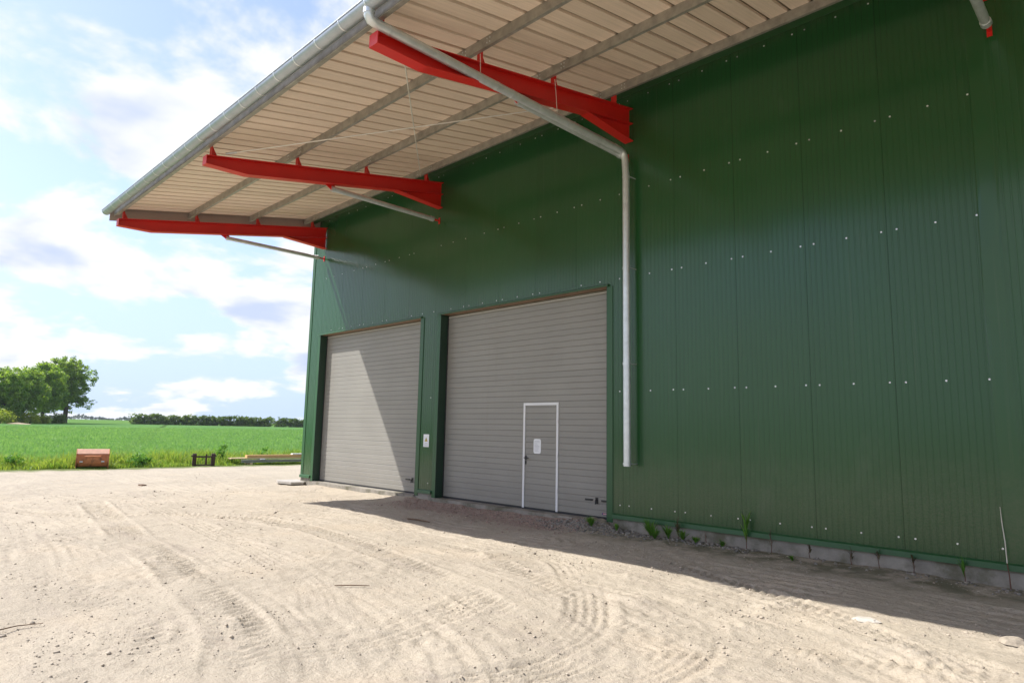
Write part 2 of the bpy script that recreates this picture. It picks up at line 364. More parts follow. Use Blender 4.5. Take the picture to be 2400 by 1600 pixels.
def yard_height(X, Y):
    fade = 1.0/(1+np.exp((np.hypot(X, Y+4)-24)/3))
    H = 0.030*vnoise(X, Y, 2.6, 1)+0.016*vnoise(X, Y, 0.9, 2)+0.008*vnoise(X, Y, 0.32, 3)+0.005*vnoise(X, Y, 0.13, 4)
    rough = np.clip(0.5+0.9*vnoise(X, Y, 1.3, 9), 0, 1)
    H += rough*(0.011*vnoise(X, Y, 0.085, 5)+0.008*np.abs(vnoise(X, Y, 0.055, 6)))
    for ti, (P, w, dep, pat) in enumerate(TRACKS):
        S = catmull(P); T = np.gradient(S, axis=0); T /= np.linalg.norm(T, axis=1)[:, None]
        L = np.concatenate([[0], np.cumsum(np.linalg.norm(np.diff(S, axis=0), axis=1))])
        m = (X > S[:, 0].min()-w) & (X < S[:, 0].max()+w) & (Y > S[:, 1].min()-w) & (Y < S[:, 1].max()+w)
        idx = np.nonzero(m); px, py = X[idx], Y[idx]
        best = np.full(px.shape, 9.0); bi = np.zeros(px.shape, int)
        sub = np.arange(0, len(S), 3)
        for k in sub:
            d2 = (px-S[k, 0])**2+(py-S[k, 1])**2
            q = d2 < best; best[q] = d2[q]; bi[q] = k
        dx = px-S[bi, 0]; dy = py-S[bi, 1]
        d = dx*-T[bi, 1]+dy*T[bi, 0]; s = L[bi]+dx*T[bi, 0]+dy*T[bi, 1]
        dist = np.sqrt(best)
        ok = dist < w*0.95
        u = d/(w/2)
        ins = 1/(1+np.exp((np.abs(u)-1)*14))
        patchy = np.clip(0.7+0.8*vnoise(px, py, 0.9, 30+ti), 0.15, 1.25)
        ends = np.clip(np.minimum(s, L[-1]-s)/0.6, 0, 1)
        if pat == 'sweep':
            p = 0.75*vnoise(d, s*0.035, 0.055, 60+ti)+0.40*vnoise(d, s*0.02, 0.14, 80+ti)+0.35
        elif pat == 'rib':
            p = np.sin(2*np.pi*(d+0.011*np.sin(2*np.pi*s/0.11))/(w/5))*0.5
        else:
            p = np.sign(np.sin(2*np.pi*(s+0.55*np.abs(d))/0.125))*np.abs(np.sin(2*np.pi*(s+0.55*np.abs(d))/0.125))**0.6*0.55
        berm = np.exp(-((np.abs(u)-1.15)/0.18)**2)*(0.5 if pat != 'sweep' else 0.0)
        add = (1.6*dep*patchy*ends)*(ins*(p-0.35)+berm)
        add[~ok] = 0
        H[idx] += add
    # clods thrown up beside the tracks
    for (cx, cy) in [(-3.48, -6.98), (-1.94, -7.05), (0.08, -7.45), (-0.92, -3.61), (1.92, -4.0), (3.0, -4.03), (3.76, -4.4), (4.34, -3.75), (1.2, -3.15), (4.9, -2.75), (4.6, -4.2), (2.9, -3.3)]:
        e = np.exp(-(((X-cx)/0.22)**2+((Y-cy)/0.16)**2))
        H += e*(0.02+0.045*np.abs(vnoise(X, Y, 0.06, 7)))
    # heap of stones beside the big door and a low bank along the wall
    H += 0.11*np.exp(-(((X+1.75)/0.55)**2+((Y+0.15)/0.38)**2))*(1+0.3*vnoise(X, Y, 0.12, 8))
    H += 0.02*np.exp(-((Y+0.1)/0.4)**2)*(X > -8)
    H += 0.055*np.exp(-(np.minimum(Y, 0)/0.38)**2)*np.clip((X+12.6)/0.6, 0, 1)*np.clip((-1.0-X)/0.6, 0, 1)*(1+0.4*vnoise(X, Y, 0.5, 14))
    return H*fade

def build_yard():
    X, Y = np.meshgrid(YX, YY, indexing='ij')
    Z = yard_height(X, Y)+terrain(X, Y)*0
    Z = np.where((Y > 0.1) & (X > -13.1), -0.05, Z)
    V = np.stack([X, Y, Z], -1).reshape(-1, 3); nx, ny = X.shape
    i, j = np.meshgrid(np.arange(nx-1), np.arange(ny-1), indexing='ij'); a = (i*ny+j).ravel()
    F = np.stack([a, a+ny, a+ny+1, a+1], -1)
    o = link('yard', mesh_np('yard', V, F, 'yard_sand', True)); o['kind'] = 'structure'
    gx = axis([(-3000, -900, 400, 150), (-900, -260, 60, 16), (-260, -60, 10, 4), (-60, -20, 3, 1.2), (-20, 70, 8, 8), (70, 1000, 40, 200), (1000, 3000, 300, 500)])
    gy = axis([(-3000, -900, 400, 150), (-900, -150, 80, 20), (-150, -20, 15, 5), (-20, 60, 4, 4), (60, 400, 8, 16), (400, 1000, 40, 100), (1000, 3000, 300, 500)])
    X, Y = np.meshgrid(gx, gy, indexing='ij')
    inside = (X > -23.9) & (X < 59) & (Y > -59) & (Y < 59)
    Z = terrain(X, Y)+np.where(inside, -0.25, np.clip((-23.9-X)/3.0, 0, 1)*0.22-0.03)
    Z += 0.08*vnoise(X, Y, 25, 11)*np.clip((np.abs(X)-26)/20, 0, 1)
    V = np.stack([X, Y, Z], -1).reshape(-1, 3); nx, ny = X.shape
    i, j = np.meshgrid(np.arange(nx-1), np.arange(ny-1), indexing='ij'); a = (i*ny+j).ravel()
    o = link('field', mesh_np('field', V, np.stack([a, a+ny, a+ny+1, a+1], -1), 'crop_field', True)); o['kind'] = 'structure'
build_yard()

# ------------------------------------------------------------------ the hall
XL, XR = -13.05, 15.7
HEAD = 4.52
DOORS = [(-12.32, -7.29), (-6.49, -1.48)]
SL = 0.195
def zr(y): return 8.27+SL*y          # underside of the roof sheeting
hall = empty('machine_hall', (1.3, 8, 0))
tag(hall, 'large dark green metal machine hall with red canopy beams and two taupe sectional doors', 'building')

def panel_profile(x0, x1, k):
    """x, y of the micro-lined face between x0 and x1 of panel k"""
    base = k*1.12; pts = [(x0, 0.0)]
    p = 1.12/14
    for i in range(14):
        a = base+i*p
        for dx, dy in ((0.048, 0), (0.052, 0.0036), (0.068, 0.0036), (0.072, 0)):
            x = a+dx
            if x0+0.004 < x < x1-0.004: pts.append((x, dy))
    pts.append((x1, 0.0)); return pts
screw_mesh = None
def make_screw():
    mb = MB()
    n = 8
    for (r0, y0, r1, y1) in ((0.0125, 0.0, 0.0125, -0.003), (0.007, -0.003, 0.006, -0.009)):
        v = [(r0*math.cos(2*math.pi*i/n), y0, r0*math.sin(2*math.pi*i/n)) for i in range(n)]+[(r1*math.cos(2*math.pi*i/n), y1, r1*math.sin(2*math.pi*i/n)) for i in range(n)]
        mb.add(v, [(i, (i+1) % n, n+(i+1) % n, n+i) for i in range(n)]+[tuple(range(n, 2*n))])
    return mb.mesh('screw', 'screw_steel')
screw_mesh = make_screw()
def in_door(x, pad=0.0): return any(a-pad < x < b+pad for a, b in DOORS)
TOPZ = zr(0)+0.02
for k in range(-12, 14):
    x0, x1 = max(k*1.12+0.002, XL), k*1.12+1.12-0.002
    mb = MB()
    def strip(a, b, z0, z1):
        P = panel_profile(a, b, k); n = len(P)
        v = [(x, y, z0) for x, y in P]+[(x, y, z1) for x, y in P]
        f = [(i, i+1, n+i+1, n+i) for i in range(n-1)]
        v += [(a, 0.06, z0), (b, 0.06, z0), (a, 0.06, z1), (b, 0.06, z1)]
        f += [(0, n, 2*n+2, 2*n), (n-1, 2*n+1, 2*n+3, 2*n-1)]
        mb.add(v, f)
    cuts = sorted({x0, x1, *[c for d in DOORS for c in d if x0 < c < x1]})
    low = [(a, b) for a, b in zip(cuts[:-1], cuts[1:]) if not in_door((a+b)/2)]
    if low == [(x0, x1)]: strip(x0, x1, 0.24, TOPZ)
    else:
        strip(x0, x1, HEAD, TOPZ)
        for a, b in low: strip(a, b, 0.24, HEAD)
    po = mb.build('wall_panel', 'green_panel', hall)
    if -13 < k*1.12 < 6.2:
        for zi, z in enumerate((0.45, 2.5, 4.63, 6.29, 8.13)):
            for dx in (0.125, 0.59, 1.05):
                x = k*1.12+dx
                if x < XL+0.05 or (z < HEAD+0.05 and in_door(x, 0.14)) or (k < -2 and (k*7+zi*3+int(dx*10)) % 5 == 0): continue
                link('screw', screw_mesh, po, (x, -0.001, z+0.002*math.sin(17*x+z)))
# dark core behind the joints, end and rear walls
box('wall_core', XL+0.02, -12.40, 0.05, 0.12, 0.22, TOPZ, 'joint_core', hall)
box('wall_core', -7.21, -6.57, 0.05, 0.12, 0.22, TOPZ, 'joint_core', hall)
box('wall_core', -1.40, XR, 0.05, 0.12, 0.22, TOPZ, 'joint_core', hall)
for a, b in DOORS: box('wall_core', a-0.07, b+0.07, 0.07, 0.115, HEAD+0.02, TOPZ, 'joint_core', hall)
MB().prism([(0.10, 0.2), (20.0, 0.2), (20.0, 8.15), (10.0, zr(10)), (0.10, zr(0.1))], XL+0.01, XL+0.09, 'x').build('end_wall', 'green_panel', hall)
MB().prism([(0.13, 0.2), (20.0, 0.2), (20.0, 8.15), (10.0, zr(10)), (0.13, zr(0.13))], XR-0.09, XR-0.01, 'x').build('end_wall', 'green_panel', hall)
box('rear_wall', XL+0.1, XR-0.1, 19.9, 20.0, 0.2, 8.15, 'green_panel', hall)

# flashings
mb = MB(); mb.box(XL-0.012, XL+0.13, -0.012, -0.004, 0.22, zr(0)); mb.box(XL-0.012, XL-0.004, -0.004, 0.16, 0.22, zr(0)); mb.build('corner_flashing', 'green_trim', hall)
for a, b in DOORS:
    for s, x in ((1, a), (-1, b)):
        m2 = MB()
        xa, xb = sorted((x-0.003*s, x-0.135*s)); m2.box(xa, xb, -0.014, -0.005, 0.13, HEAD+0.0)          # face leg
        xa, xb = sorted((x-0.003*s, x+0.006*s)); m3 = MB().box(xa, xb, -0.013, 0.235, 0.128, HEAD-0.002)
        m2.build('jamb_flashing', 'green_trim', hall); m3.build('door_reveal', 'reveal_dark', hall)
    m2 = MB()
    m2.prism([(-0.006, HEAD+0.045), (-0.055, HEAD+0.022), (-0.055, HEAD-0.006), (-0.048, HEAD-0.006), (-0.048, HEAD+0.014), (-0.006, HEAD+0.034)], a-0.10, b+0.05, 'x')
    m2.build('head_flashing', 'green_trim', hall)
    box('lintel', a+0.007, b-0.007, -0.003, 0.235, HEAD+0.003, HEAD+0.012, 'lintel_brown', hall)
for a, b in ((XL-0.01, -12.455), (-7.16, -6.62), (-1.345, XR)):
    MB().prism([(-0.005, 0.295), (-0.012, 0.293), (-0.045, 0.275), (-0.050, 0.205), (-0.043, 0.205), (-0.039, 0.268), (-0.005, 0.285)], a, b, 'x').build('base_flashing', 'green_trim', hall)
# cover strip over the building joint, slightly buckled
mb = MB(); P = [(4.42, -0.003), (4.435, -0.012), (4.47, -0.014), (4.60, -0.013), (4.635, -0.010), (4.66, -0.003)]
zs = np.linspace(0.22, zr(0)-0.02, 26)
rr = random.Random(4); v = []
for z in zs:
    for i, (x, y) in enumerate(P):
        w = 0 if i in (0, 5) else 0.004*math.sin(z*2.1+i)+rr.uniform(-.001, .001)-(0.004 if abs(z-3.3) < 0.4 else 0)
        v.append((x+0.012*math.sin(z*1.3), y-w*0.8, z))
n = len(P); f = [(j*n+i, j*n+i+1, (j+1)*n+i+1, (j+1)*n+i) for j in range(len(zs)-1) for i in range(n-1)]
mb.add(v, f, False); mb.build('joint_cover', 'green_panel', hall)
# concrete base
for a, b in ((XL, -12.34), (-7.27, -6.51), (-1.46, XR)): 
    box('plinth', a, b, -0.006, 0.30, -0.3, 0.235, 'concrete', hall)
for a, b in DOORS: box('door_sill', a-0.018, b+0.018, -0.05, 0.42, -0.3, 0.125, 'concrete', hall)

# ---- sectional doors
DY = 0.225
def door(a, b, wicket):
    d = MB().box(a+0.02, b-0.02, DY+0.045, DY+0.07, 0.15, HEAD).build('sectional_door', 'door_taupe', hall)
    PITCH = 0.1222; z = 0.165; sm = {}
    zs = []
    while z+0.02 < HEAD: zs.append((z, min(z+PITCH, HEAD-0.002))); z += PITCH
    for i, (z0, z1) in enumerate(zs):
        hh = z1-z0; key = (round(hh, 4), i % 5 == 4)
        if key not in sm:
            g = 0.010 if i % 5 == 4 else 0.006
            P = [(DY+0.04, 0.0), (DY+0.006, 0.0), (DY, 0.004), (DY, hh-g-0.006), (DY+0.004, hh-g), (DY+0.010, hh-g+0.002), (DY+0.010, hh-0.001), (DY+0.04, hh-0.001)]
            sm[key] = MB().prism(P, a+0.025, b-0.025, 'x').mesh('slat', 'door_taupe')
        link('slat', sm[key], d, (0, 0, z0))
    box('bottom_seal', a+0.02, b-0.02, DY-0.004, DY+0.05, 0.1275, 0.163, 'door_rubber', d)
    for s, x in ((1, a), (-1, b)):
        xa, xb = sorted((x+0.008*s, x+0.024*s)); box('side_seal', xa, xb, DY-0.02, DY+0.03, 0.128, HEAD-0.01, 'door_rubber', d)
    box('top_seal', a+0.03, b-0.03, DY-0.012, DY-0.002, HEAD-0.055, HEAD-0.045, 'white_alu', d)
    # shoot bolt and grip near the lower right corner
    zl = 0.46; xr = b-0.15
    for xa, xb in ((xr-0.53, xr-0.35), (xr-0.14, xr+0.0)):
        MB().box(xa, xb, DY-0.020, DY-0.001, zl-0.016, zl+0.018).build('pull_bar', 'black_plastic', d)
    m2 = MB(); m2.box(xr-0.285, xr-0.225, DY-0.012, DY-0.001, zl-0.065, zl+0.055); m2.tube([(xr-0.255, DY-0.012, zl+0.01), (xr-0.255, DY-0.045, zl+0.005), (xr-0.255, DY-0.05, zl-0.07)], 0.012, 8)
    m2.build('latch', 'black_plastic', d)
    if wicket:
        x0, x1, zt = -3.845, -2.86, 2.335
        for xa, xb, za, zb in ((x0, x0+0.052, 0.150, zt-0.054), (x1-0.052, x1, 0.150, zt-0.054), (x0, x1, zt-0.053, zt)):
            MB().box(xa, xb, DY-0.016, DY-0.0015, za, zb).build('wicket_frame', 'white_alu', d)
        m2 = MB(); m2.box(x0+0.058, x0+0.098, DY-0.010, DY-0.001, 1.135, 1.225)
        m2.tube([(x0+0.078, DY-0.010, 1.18), (x0+0.078, DY-0.055, 1.18)], 0.011, 8); m2.tube([(x0+0.070, DY-0.055, 1.18), (x0+0.195, DY-0.055, 1.178)], 0.011, 8)
        m2.build('handle', 'black_plastic', d)
        m2 = MB().box(x0+0.060, x0+0.096, DY-0.010, DY-0.001, 1.045, 1.120); m2.tube([(x0+0.078, DY-0.009, 1.085), (x0+0.078, DY-0.018, 1.085)], 0.012, 10); m2.build('lock', 'black_plastic', d)
        for z in (0.55, 1.25, 1.95): MB().tube([(x1-0.012, DY-0.018, z-0.04), (x1-0.012, DY-0.018, z+0.04)], 0.010, 8).build('hinge', 'white_alu', d)
    return d
door(*DOORS[0], False); door(*DOORS[1], True)

# ---- canopy: beams, purlins, sheeting
YE = -5.82
PANW = 0.327
roof = MB().prism([(YE-0.09, zr(YE-0.09)+0.045), (10.0, zr(10)+0.045), (20.4, zr(0)-0.02), (20.4, zr(0)+0.06), (10.0, zr(10)+0.14), (YE-0.09, zr(YE-0.09)+0.085)], XL+0.28, XR, 'x').build('roof', 'roof_sheet', hall)
smesh = {}
x = 0.732-42*PANW
while x < XR-PANW:
    if x+PANW > XL+0.36:
        xa = max(x+0.025, XL+0.34); w = x+PANW-0.025-xa
        key = round(w, 3)
        if key not in smesh:
            mb = MB(); n = 6
            P = [(0, zr(0)+0.043)]+[(0.008, zr(0)+0.0)]
            for i in range(1, n):
                t = w*i/n; P += [(t-0.004, zr(0)), (t, zr(0)+0.002), (t+0.004, zr(0))]
            P += [(w-0.008, zr(0)), (w, zr(0)+0.043)]
            m = len(P); v = [(px, YE+0.004, pz+SL*YE) for px, pz in P]+[(px, -0.012, pz-SL*0.012) for px, pz in P]
            mb.add(v, [(i, m+i, m+i+1, i+1) for i in range(m-1)]); smesh[key] = mb.mesh('soffit_panel', 'soffit_sheet')
        link('soffit_panel', smesh[key], roof, (xa, 0, 0))
    x += PANW
mb = MB()
v = []
for y in (YE-0.02, 0.3):
    v += [(XL+0.26, y, zr(y)-0.30), (XL+0.27, y, zr(y)-0.30), (XL+0.27, y, zr(y)+0.10), (XL+0.26, y, zr(y)+0.10)]
mb.add(v, [(0, 1, 5, 4), (1, 2, 6, 5), (2, 3, 7, 6), (3, 0, 4, 7), (0, 3, 2, 1), (4, 5, 6, 7)]); mb.build('verge_flashing', 'verge_trim', roof)
# purlins: C sections standing on the beams
for yc in (-5.69, -3.95, -2.275, -0.56):
    zb = zr(yc)-0.170; mb = MB(); x0 = XL+0.32
    def C(pts): mb.prism(pts, x0, XR-0.2, 'x')
    C([(yc-0.035, zb), (yc+0.035, zb+SL*0.07), (yc+0.035, zb+0.003+SL*0.07), (yc-0.035, zb+0.003)])
    C([(yc-0.035, zb+0.004), (yc-0.031, zb+0.004), (yc-0.031, zb+0.163), (yc-0.035, zb+0.163)])
    C([(yc+0.032, zb+0.018), (yc+0.035, zb+0.018), (yc+0.035, zb+0.034), (yc+0.032, zb+0.034)])
    C([(yc-0.030, zb+0.159), (yc+0.035, zb+0.159+SL*0.065), (yc+0.035, zb+0.163+SL*0.065), (yc-0.030, zb+0.163)])
    pu = mb.build('purlin', 'galvanised_purlin', hall)
    for bx in (-12.35, -6.65, -0.95, 4.75):
        m2 = MB()
        for dx in (-0.30, -0.24, 0.24, 0.30):
            for dz in (0.05, 0.115): m2.tube([(bx+dx, yc-0.036, zb+dz), (bx+dx, yc-0.044, zb+dz)], 0.011, 6)
        m2.build('bolt', 'galvanised', pu)['kind'] = 'stuff'
MB().prism([(-0.26, zr(-0.26)-0.15), (-0.25, zr(-0.25)-0.15), (-0.25, zr(-0.25)-0.003), (-0.26, zr(-0.26)-0.003)], XL+0.31, XR-0.2, 'x').build('closure_strip', 'green_trim', hall)
# outer eave fascia
MB().prism([(YE+0.065, zr(YE)-0.165), (YE+0.08, zr(YE)-0.165), (YE+0.08, zr(YE)+0.03), (YE+0.065, zr(YE)+0.03)], XL+0.31, XR-0.2, 'x').build('eave_fascia', 'galvanised_purlin', hall)

def beam(bx, dz=0.0):
    top = lambda y: zr(y)-0.36
    def bot(y):
        return top(y)-0.285 if y > -4.95 else (top(-4.95)-0.285)+(y+4.95)*0.02
    y0, y1 = -5.74, -0.02
    P = [(y0, top(y0)), (y1, top(y1)), (y1, bot(y1)), (-4.95, bot(-4.95)), (y0, bot(y0))]
    b = MB().prism(P, bx-0.005, bx+0.005, 'x').build('canopy_beam', 'red_steel', hall)
    def flange(name, ya, za, yb, zb, t=0.014, w=0.095):
        MB().prism([(ya, za), (yb, zb), (yb, zb+t), (ya, za+t)], bx-w, bx+w, 'x').build(name, 'red_steel', b)
    flange('top_flange', y0, top(y0), y1, top(y1))
    flange('bottom_flange', -4.95, bot(-4.95)-0.014, y1, bot(y1)-0.014)
    flange('bottom_flange', y0, bot(y0)-0.014, -4.95, bot(-4.95)-0.0145)
    MB().box(bx-0.095, bx+0.095, y0-0.014, y0-0.001, bot(y0)-0.014, top(y0)+0.014).build('end_plate', 'red_steel', b)
    # haunch at the wall
    ha, hb = -1.36, -0.02
    MB().prism([(ha, bot(ha)-0.016), (hb, bot(hb)-0.016), (hb, 7.27+2*dz)], bx-0.005, bx+0.005, 'x').build('haunch_web', 'red_steel', b)
    MB().prism([(ha-0.02, bot(ha)-0.030), (hb, 7.256+2*dz), (hb, 7.270+2*dz), (ha, bot(ha)-0.016)], bx-0.095, bx+0.095, 'x').build('haunch_flange', 'red_steel', b)
    for (za, zb) in ((7.60, 7.61),):
        MB().box(bx-0.07, bx+0.07, -0.22, -0.021, za, zb).build('stiffener', 'red_steel', b)
    # cleats that hold the purlins
    for yc in (-5.69, -3.95, -2.275, -0.56):
        m2 = MB(); m2.box(bx-0.06, bx+0.06, yc+0.040, yc+0.050, top(yc)+0.015, zr(yc)-0.06)
        m2.prism([(yc+0.051, top(yc)+0.024), (yc+0.17, top(yc)+0.046), (yc+0.051, zr(yc)-0.10)], bx-0.005, bx+0.005, 'x')
        m2.build('purlin_cleat', 'red_steel', b)
    # strut back to the wall
    bx = bx-0.05
    s = MB().tube([(bx, -2.98, 6.935+dz), (bx, -0.22, 6.95+dz)], 0.056, 14).build('strut', 'galvanised', hall)
    MB().prism([(-3.20, bot(-3.2)-0.016), (-2.98, bot(-2.98)-0.016), (-2.93, 6.91), (-3.02, 6.89)], bx-0.008, bx+0.008, 'x').build('strut_bracket', 'red_steel', s)
    MB().tube([(bx, -3.05, 6.935+dz), (bx, -2.97, 6.935+dz)], 0.064, 12).build('strut_collar', 'galvanised', s)
    m2 = MB(); m2.tube([(bx, -0.30, 6.95+dz), (bx, -0.20, 6.95+dz)], 0.064, 12); m2.build('strut_collar', 'galvanised', s)
    m2 = MB(); m2.box(bx-0.008, bx+0.008, -0.22, -0.012, 6.93+dz, 6.97+dz); m2.box(bx-0.03, bx+0.03, -0.012, -0.002, 6.87+dz, 7.03+dz); m2.build('wall_bracket', 'red_steel', s)
for bx in (-12.35, -6.65, -0.95, 4.75): beam(bx, 0.12 if bx > 4 else 0.0)
# crossed tie rods in the roof plane between the two middle beams
for (p, q) in (((-6.55, -5.35, 6.95), (-1.05, -0.75, 7.86)), ((-1.05, -5.25, 6.97), (-6.55, -0.75, 7.86))):
    t = MB().tube([p, q], 0.012, 6).build('tie_rod', 'rod_steel', hall)
    pv, qv = Vector(p), Vector(q); dn = (qv-pv).normalized()
    MB().tube([pv-dn*0.06, pv+dn*0.16], 0.02, 8).build('turnbuckle', 'galvanised', t)
MB().tube([(-0.85, -3.99, 7.26), (-0.85, -3.975, 6.98)], 0.006, 5).build('hanging_wire', 'rod_steel', hall)
MB().tube([(-0.85, -2.31, 7.56), (-0.85, -2.24, 7.0)], 0.006, 5).build('hanging_wire', 'rod_steel', hall)

# ---- gutter and downpipe
gy, gz, gr = -5.925, 7.055, 0.098
mb = MB(); arc = []
for i in range(15):
    a = math.pi+math.pi*i/14; arc.append((gy+gr*math.cos(a), gz+gr*math.sin(a)))
arc = arc+[(gy+(gr-0.004)*math.cos(math.pi+math.pi*i/14), gz+(gr-0.004)*math.sin(math.pi+math.pi*i/14)) for i in range(14, -1, -1)]
GX0, GX1 = XL+0.27, XR-0.1
n = len(arc); v = [(GX0, *p) for p in arc]+[(GX1, *p) for p in arc]
mb.add(v, [(i, n+i, n+(i+1) % n, (i+1) % n) for i in range(n)], True)
half = arc[:15]; mb.add([(GX0-0.001, *p) for p in half], [tuple(range(15))]); mb.add([(GX1+0.001, *p) for p in half], [tuple(range(15))])
mb.tube([(GX0, gy-gr, gz+0.006), (GX1, gy-gr, gz+0.006)], 0.010, 8)
gut = mb.build('gutter', 'zinc_gutter', hall)
mb = MB(); A = [(gy+(gr+0.004)*math.cos(math.pi+math.pi*i/12), gz+(gr+0.004)*math.sin(math.pi+math.pi*i/12)) for i in range(13)]
B = [(gy+(gr-0.006)*math.cos(math.pi+math.pi*i/12), gz+(gr-0.006)*math.sin(math.pi+math.pi*i/12)) for i in range(13)]
poly = A+B[::-1]; m = len(poly)
mb.add([(-0.013, *p) for p in poly]+[(0.013, *p) for p in poly], [(i, m+i, m+(i+1) % m, (i+1) % m) for i in range(m)]+[(i, i+1, m-2-i, m-1-i) for i in range(12)]+[(m+i, m+m-1-i, m+m-2-i, m+i+1) for i in range(12)], False)
brm = mb.mesh('gutter_bracket', 'galvanised')
x = -12.6
while x < 6.0: link('gutter_bracket', brm, gut, (x, 0, 0)); x += 0.622
mb = MB()
path = [(-0.81, gy, 7.0), (-0.81, gy, 6.90), (-0.812, gy+0.03, 6.855), (-0.815, gy+0.10, 6.845), (-0.95, -0.33, 7.005), (-0.945, -0.25, 6.985), (-0.93, -0.21, 6.92), (-0.92, -0.20, 6.84), (-0.90, -0.20, 6.5), (-0.895, -0.20, 1.16)]
mb.tube(path, 0.066, 18)
dp = mb.build('downpipe', 'galvanised', hall)
MB().tube([(-0.81, gy, 7.01), (-0.81, gy, 6.915)], 0.075, 16).build('outlet', 'galvanised', dp)
def collar(p, q, r=0.070): MB().tube([p, q], r, 16).build('pipe_collar', 'galvanised', dp)
a, b = Vector((-0.815, gy+0.10, 6.845)), Vector((-0.95, -0.33, 7.005)); dd = (b-a).normalized()
for t in (0.04, 0.40, 0.46, 0.71, 0.97):
    p = a.lerp(b, t); collar(p-dd*0.02, p+dd*0.02)
for z in (6.50, 4.75, 2.98, 1.20):
    xx = -0.90
    collar((xx, -0.20, z-0.02), (xx, -0.20, z+0.02), 0.072)
    MB().tube([(xx+0.055, -0.19, z), (xx+0.075, -0.10, z), (xx+0.075, -0.002, z)], 0.010, 8).build('pipe_clamp', 'galvanised', dp)

# ------------------------------------------------------------------ signs on the hall (things of their own)
def rounded(w, h, r, n=5):
    P = []
    for cx, cz, a0 in ((w/2-r, h/2-r, 0), (-w/2+r, h/2-r, 90), (-w/2+r, -h/2+r, 180), (w/2-r, -h/2+r, 270)):
        for i in range(n+1):
            a = R(a0+90*i/n); P.append((cx+r*math.cos(a), cz+r*math.sin(a)))
    return P
def plate(name, cx, cz, w, h, r, y, mat, t=0.003, parent=None):
    return MB().prism([(cx+px, cz+pz) for px, pz in rounded(w, h, r)], y-t, y, 'y').build(name, mat, parent)
ws = plate('warning_sign', -6.905, 1.46, 0.215, 0.305, 0.008, -0.0025, 'sign_white'); tag(ws, 'small white warning sign with yellow triangle on the green pillar between the doors', 'sign')
MB().prism([(-6.905-0.058, 1.437), (-6.905+0.058, 1.437), (-6.905, 1.538)], -0.0075, -0.006, 'y').build('warning_triangle', 'sign_black', ws)
MB().prism([(-6.905-0.046, 1.444), (-6.905+0.046, 1.444), (-6.905, 1.526)], -0.0095, -0.008, 'y').build('warning_triangle', 'sign_yellow', ws)
MB().prism([(-6.915, 1.452), (-6.897, 1.452), (-6.890, 1.486), (-6.900, 1.505), (-6.912, 1.486)], -0.0115, -0.010, 'y').build('symbol', 'sign_black', ws)
for z, w in ((1.405, 0.10), (1.385, 0.12), (1.350, 0.15), (1.335, 0.13)): MB().box(-6.905-w/2, -6.905+w/2, -0.0072, -0.006, z-0.004, z+0.004).build('text_line', 'print_grey', ws)
NS = DY-0.0005
ns = plate('notice_sign', -3.445, 1.43, 0.205, 0.305, 0.045, NS, 'sign_white'); tag(ns, 'white notice with rounded corners and lines of print on the wicket door', 'sign')
rr = random.Random(2)
for i in range(9):
    w = rr.uniform(0.08, 0.145); z = 1.535-i*0.026
    MB().box(-3.52, -3.52+w, NS-0.0045, NS-0.0035, z-0.0035, z+0.0035).build('text_line', 'print_grey', ns)
ls = plate('maker_label', -1.70, 0.225, 0.125, 0.032, 0.003, NS, 'label_blue', 0.002); tag(ls, 'tiny dark blue and red label low on the wide door beside the pipe', 'label')
plate('print_patch', -1.692, 0.225, 0.095, 0.020, 0.002, NS-0.003, 'label_red', 0.001, ls)
for i in range(4): MB().box(-1.727+i*0.021, -1.715+i*0.021, NS-0.0055, NS-0.0045, 0.2195, 0.2305).build('letter', 'sign_white', ls)

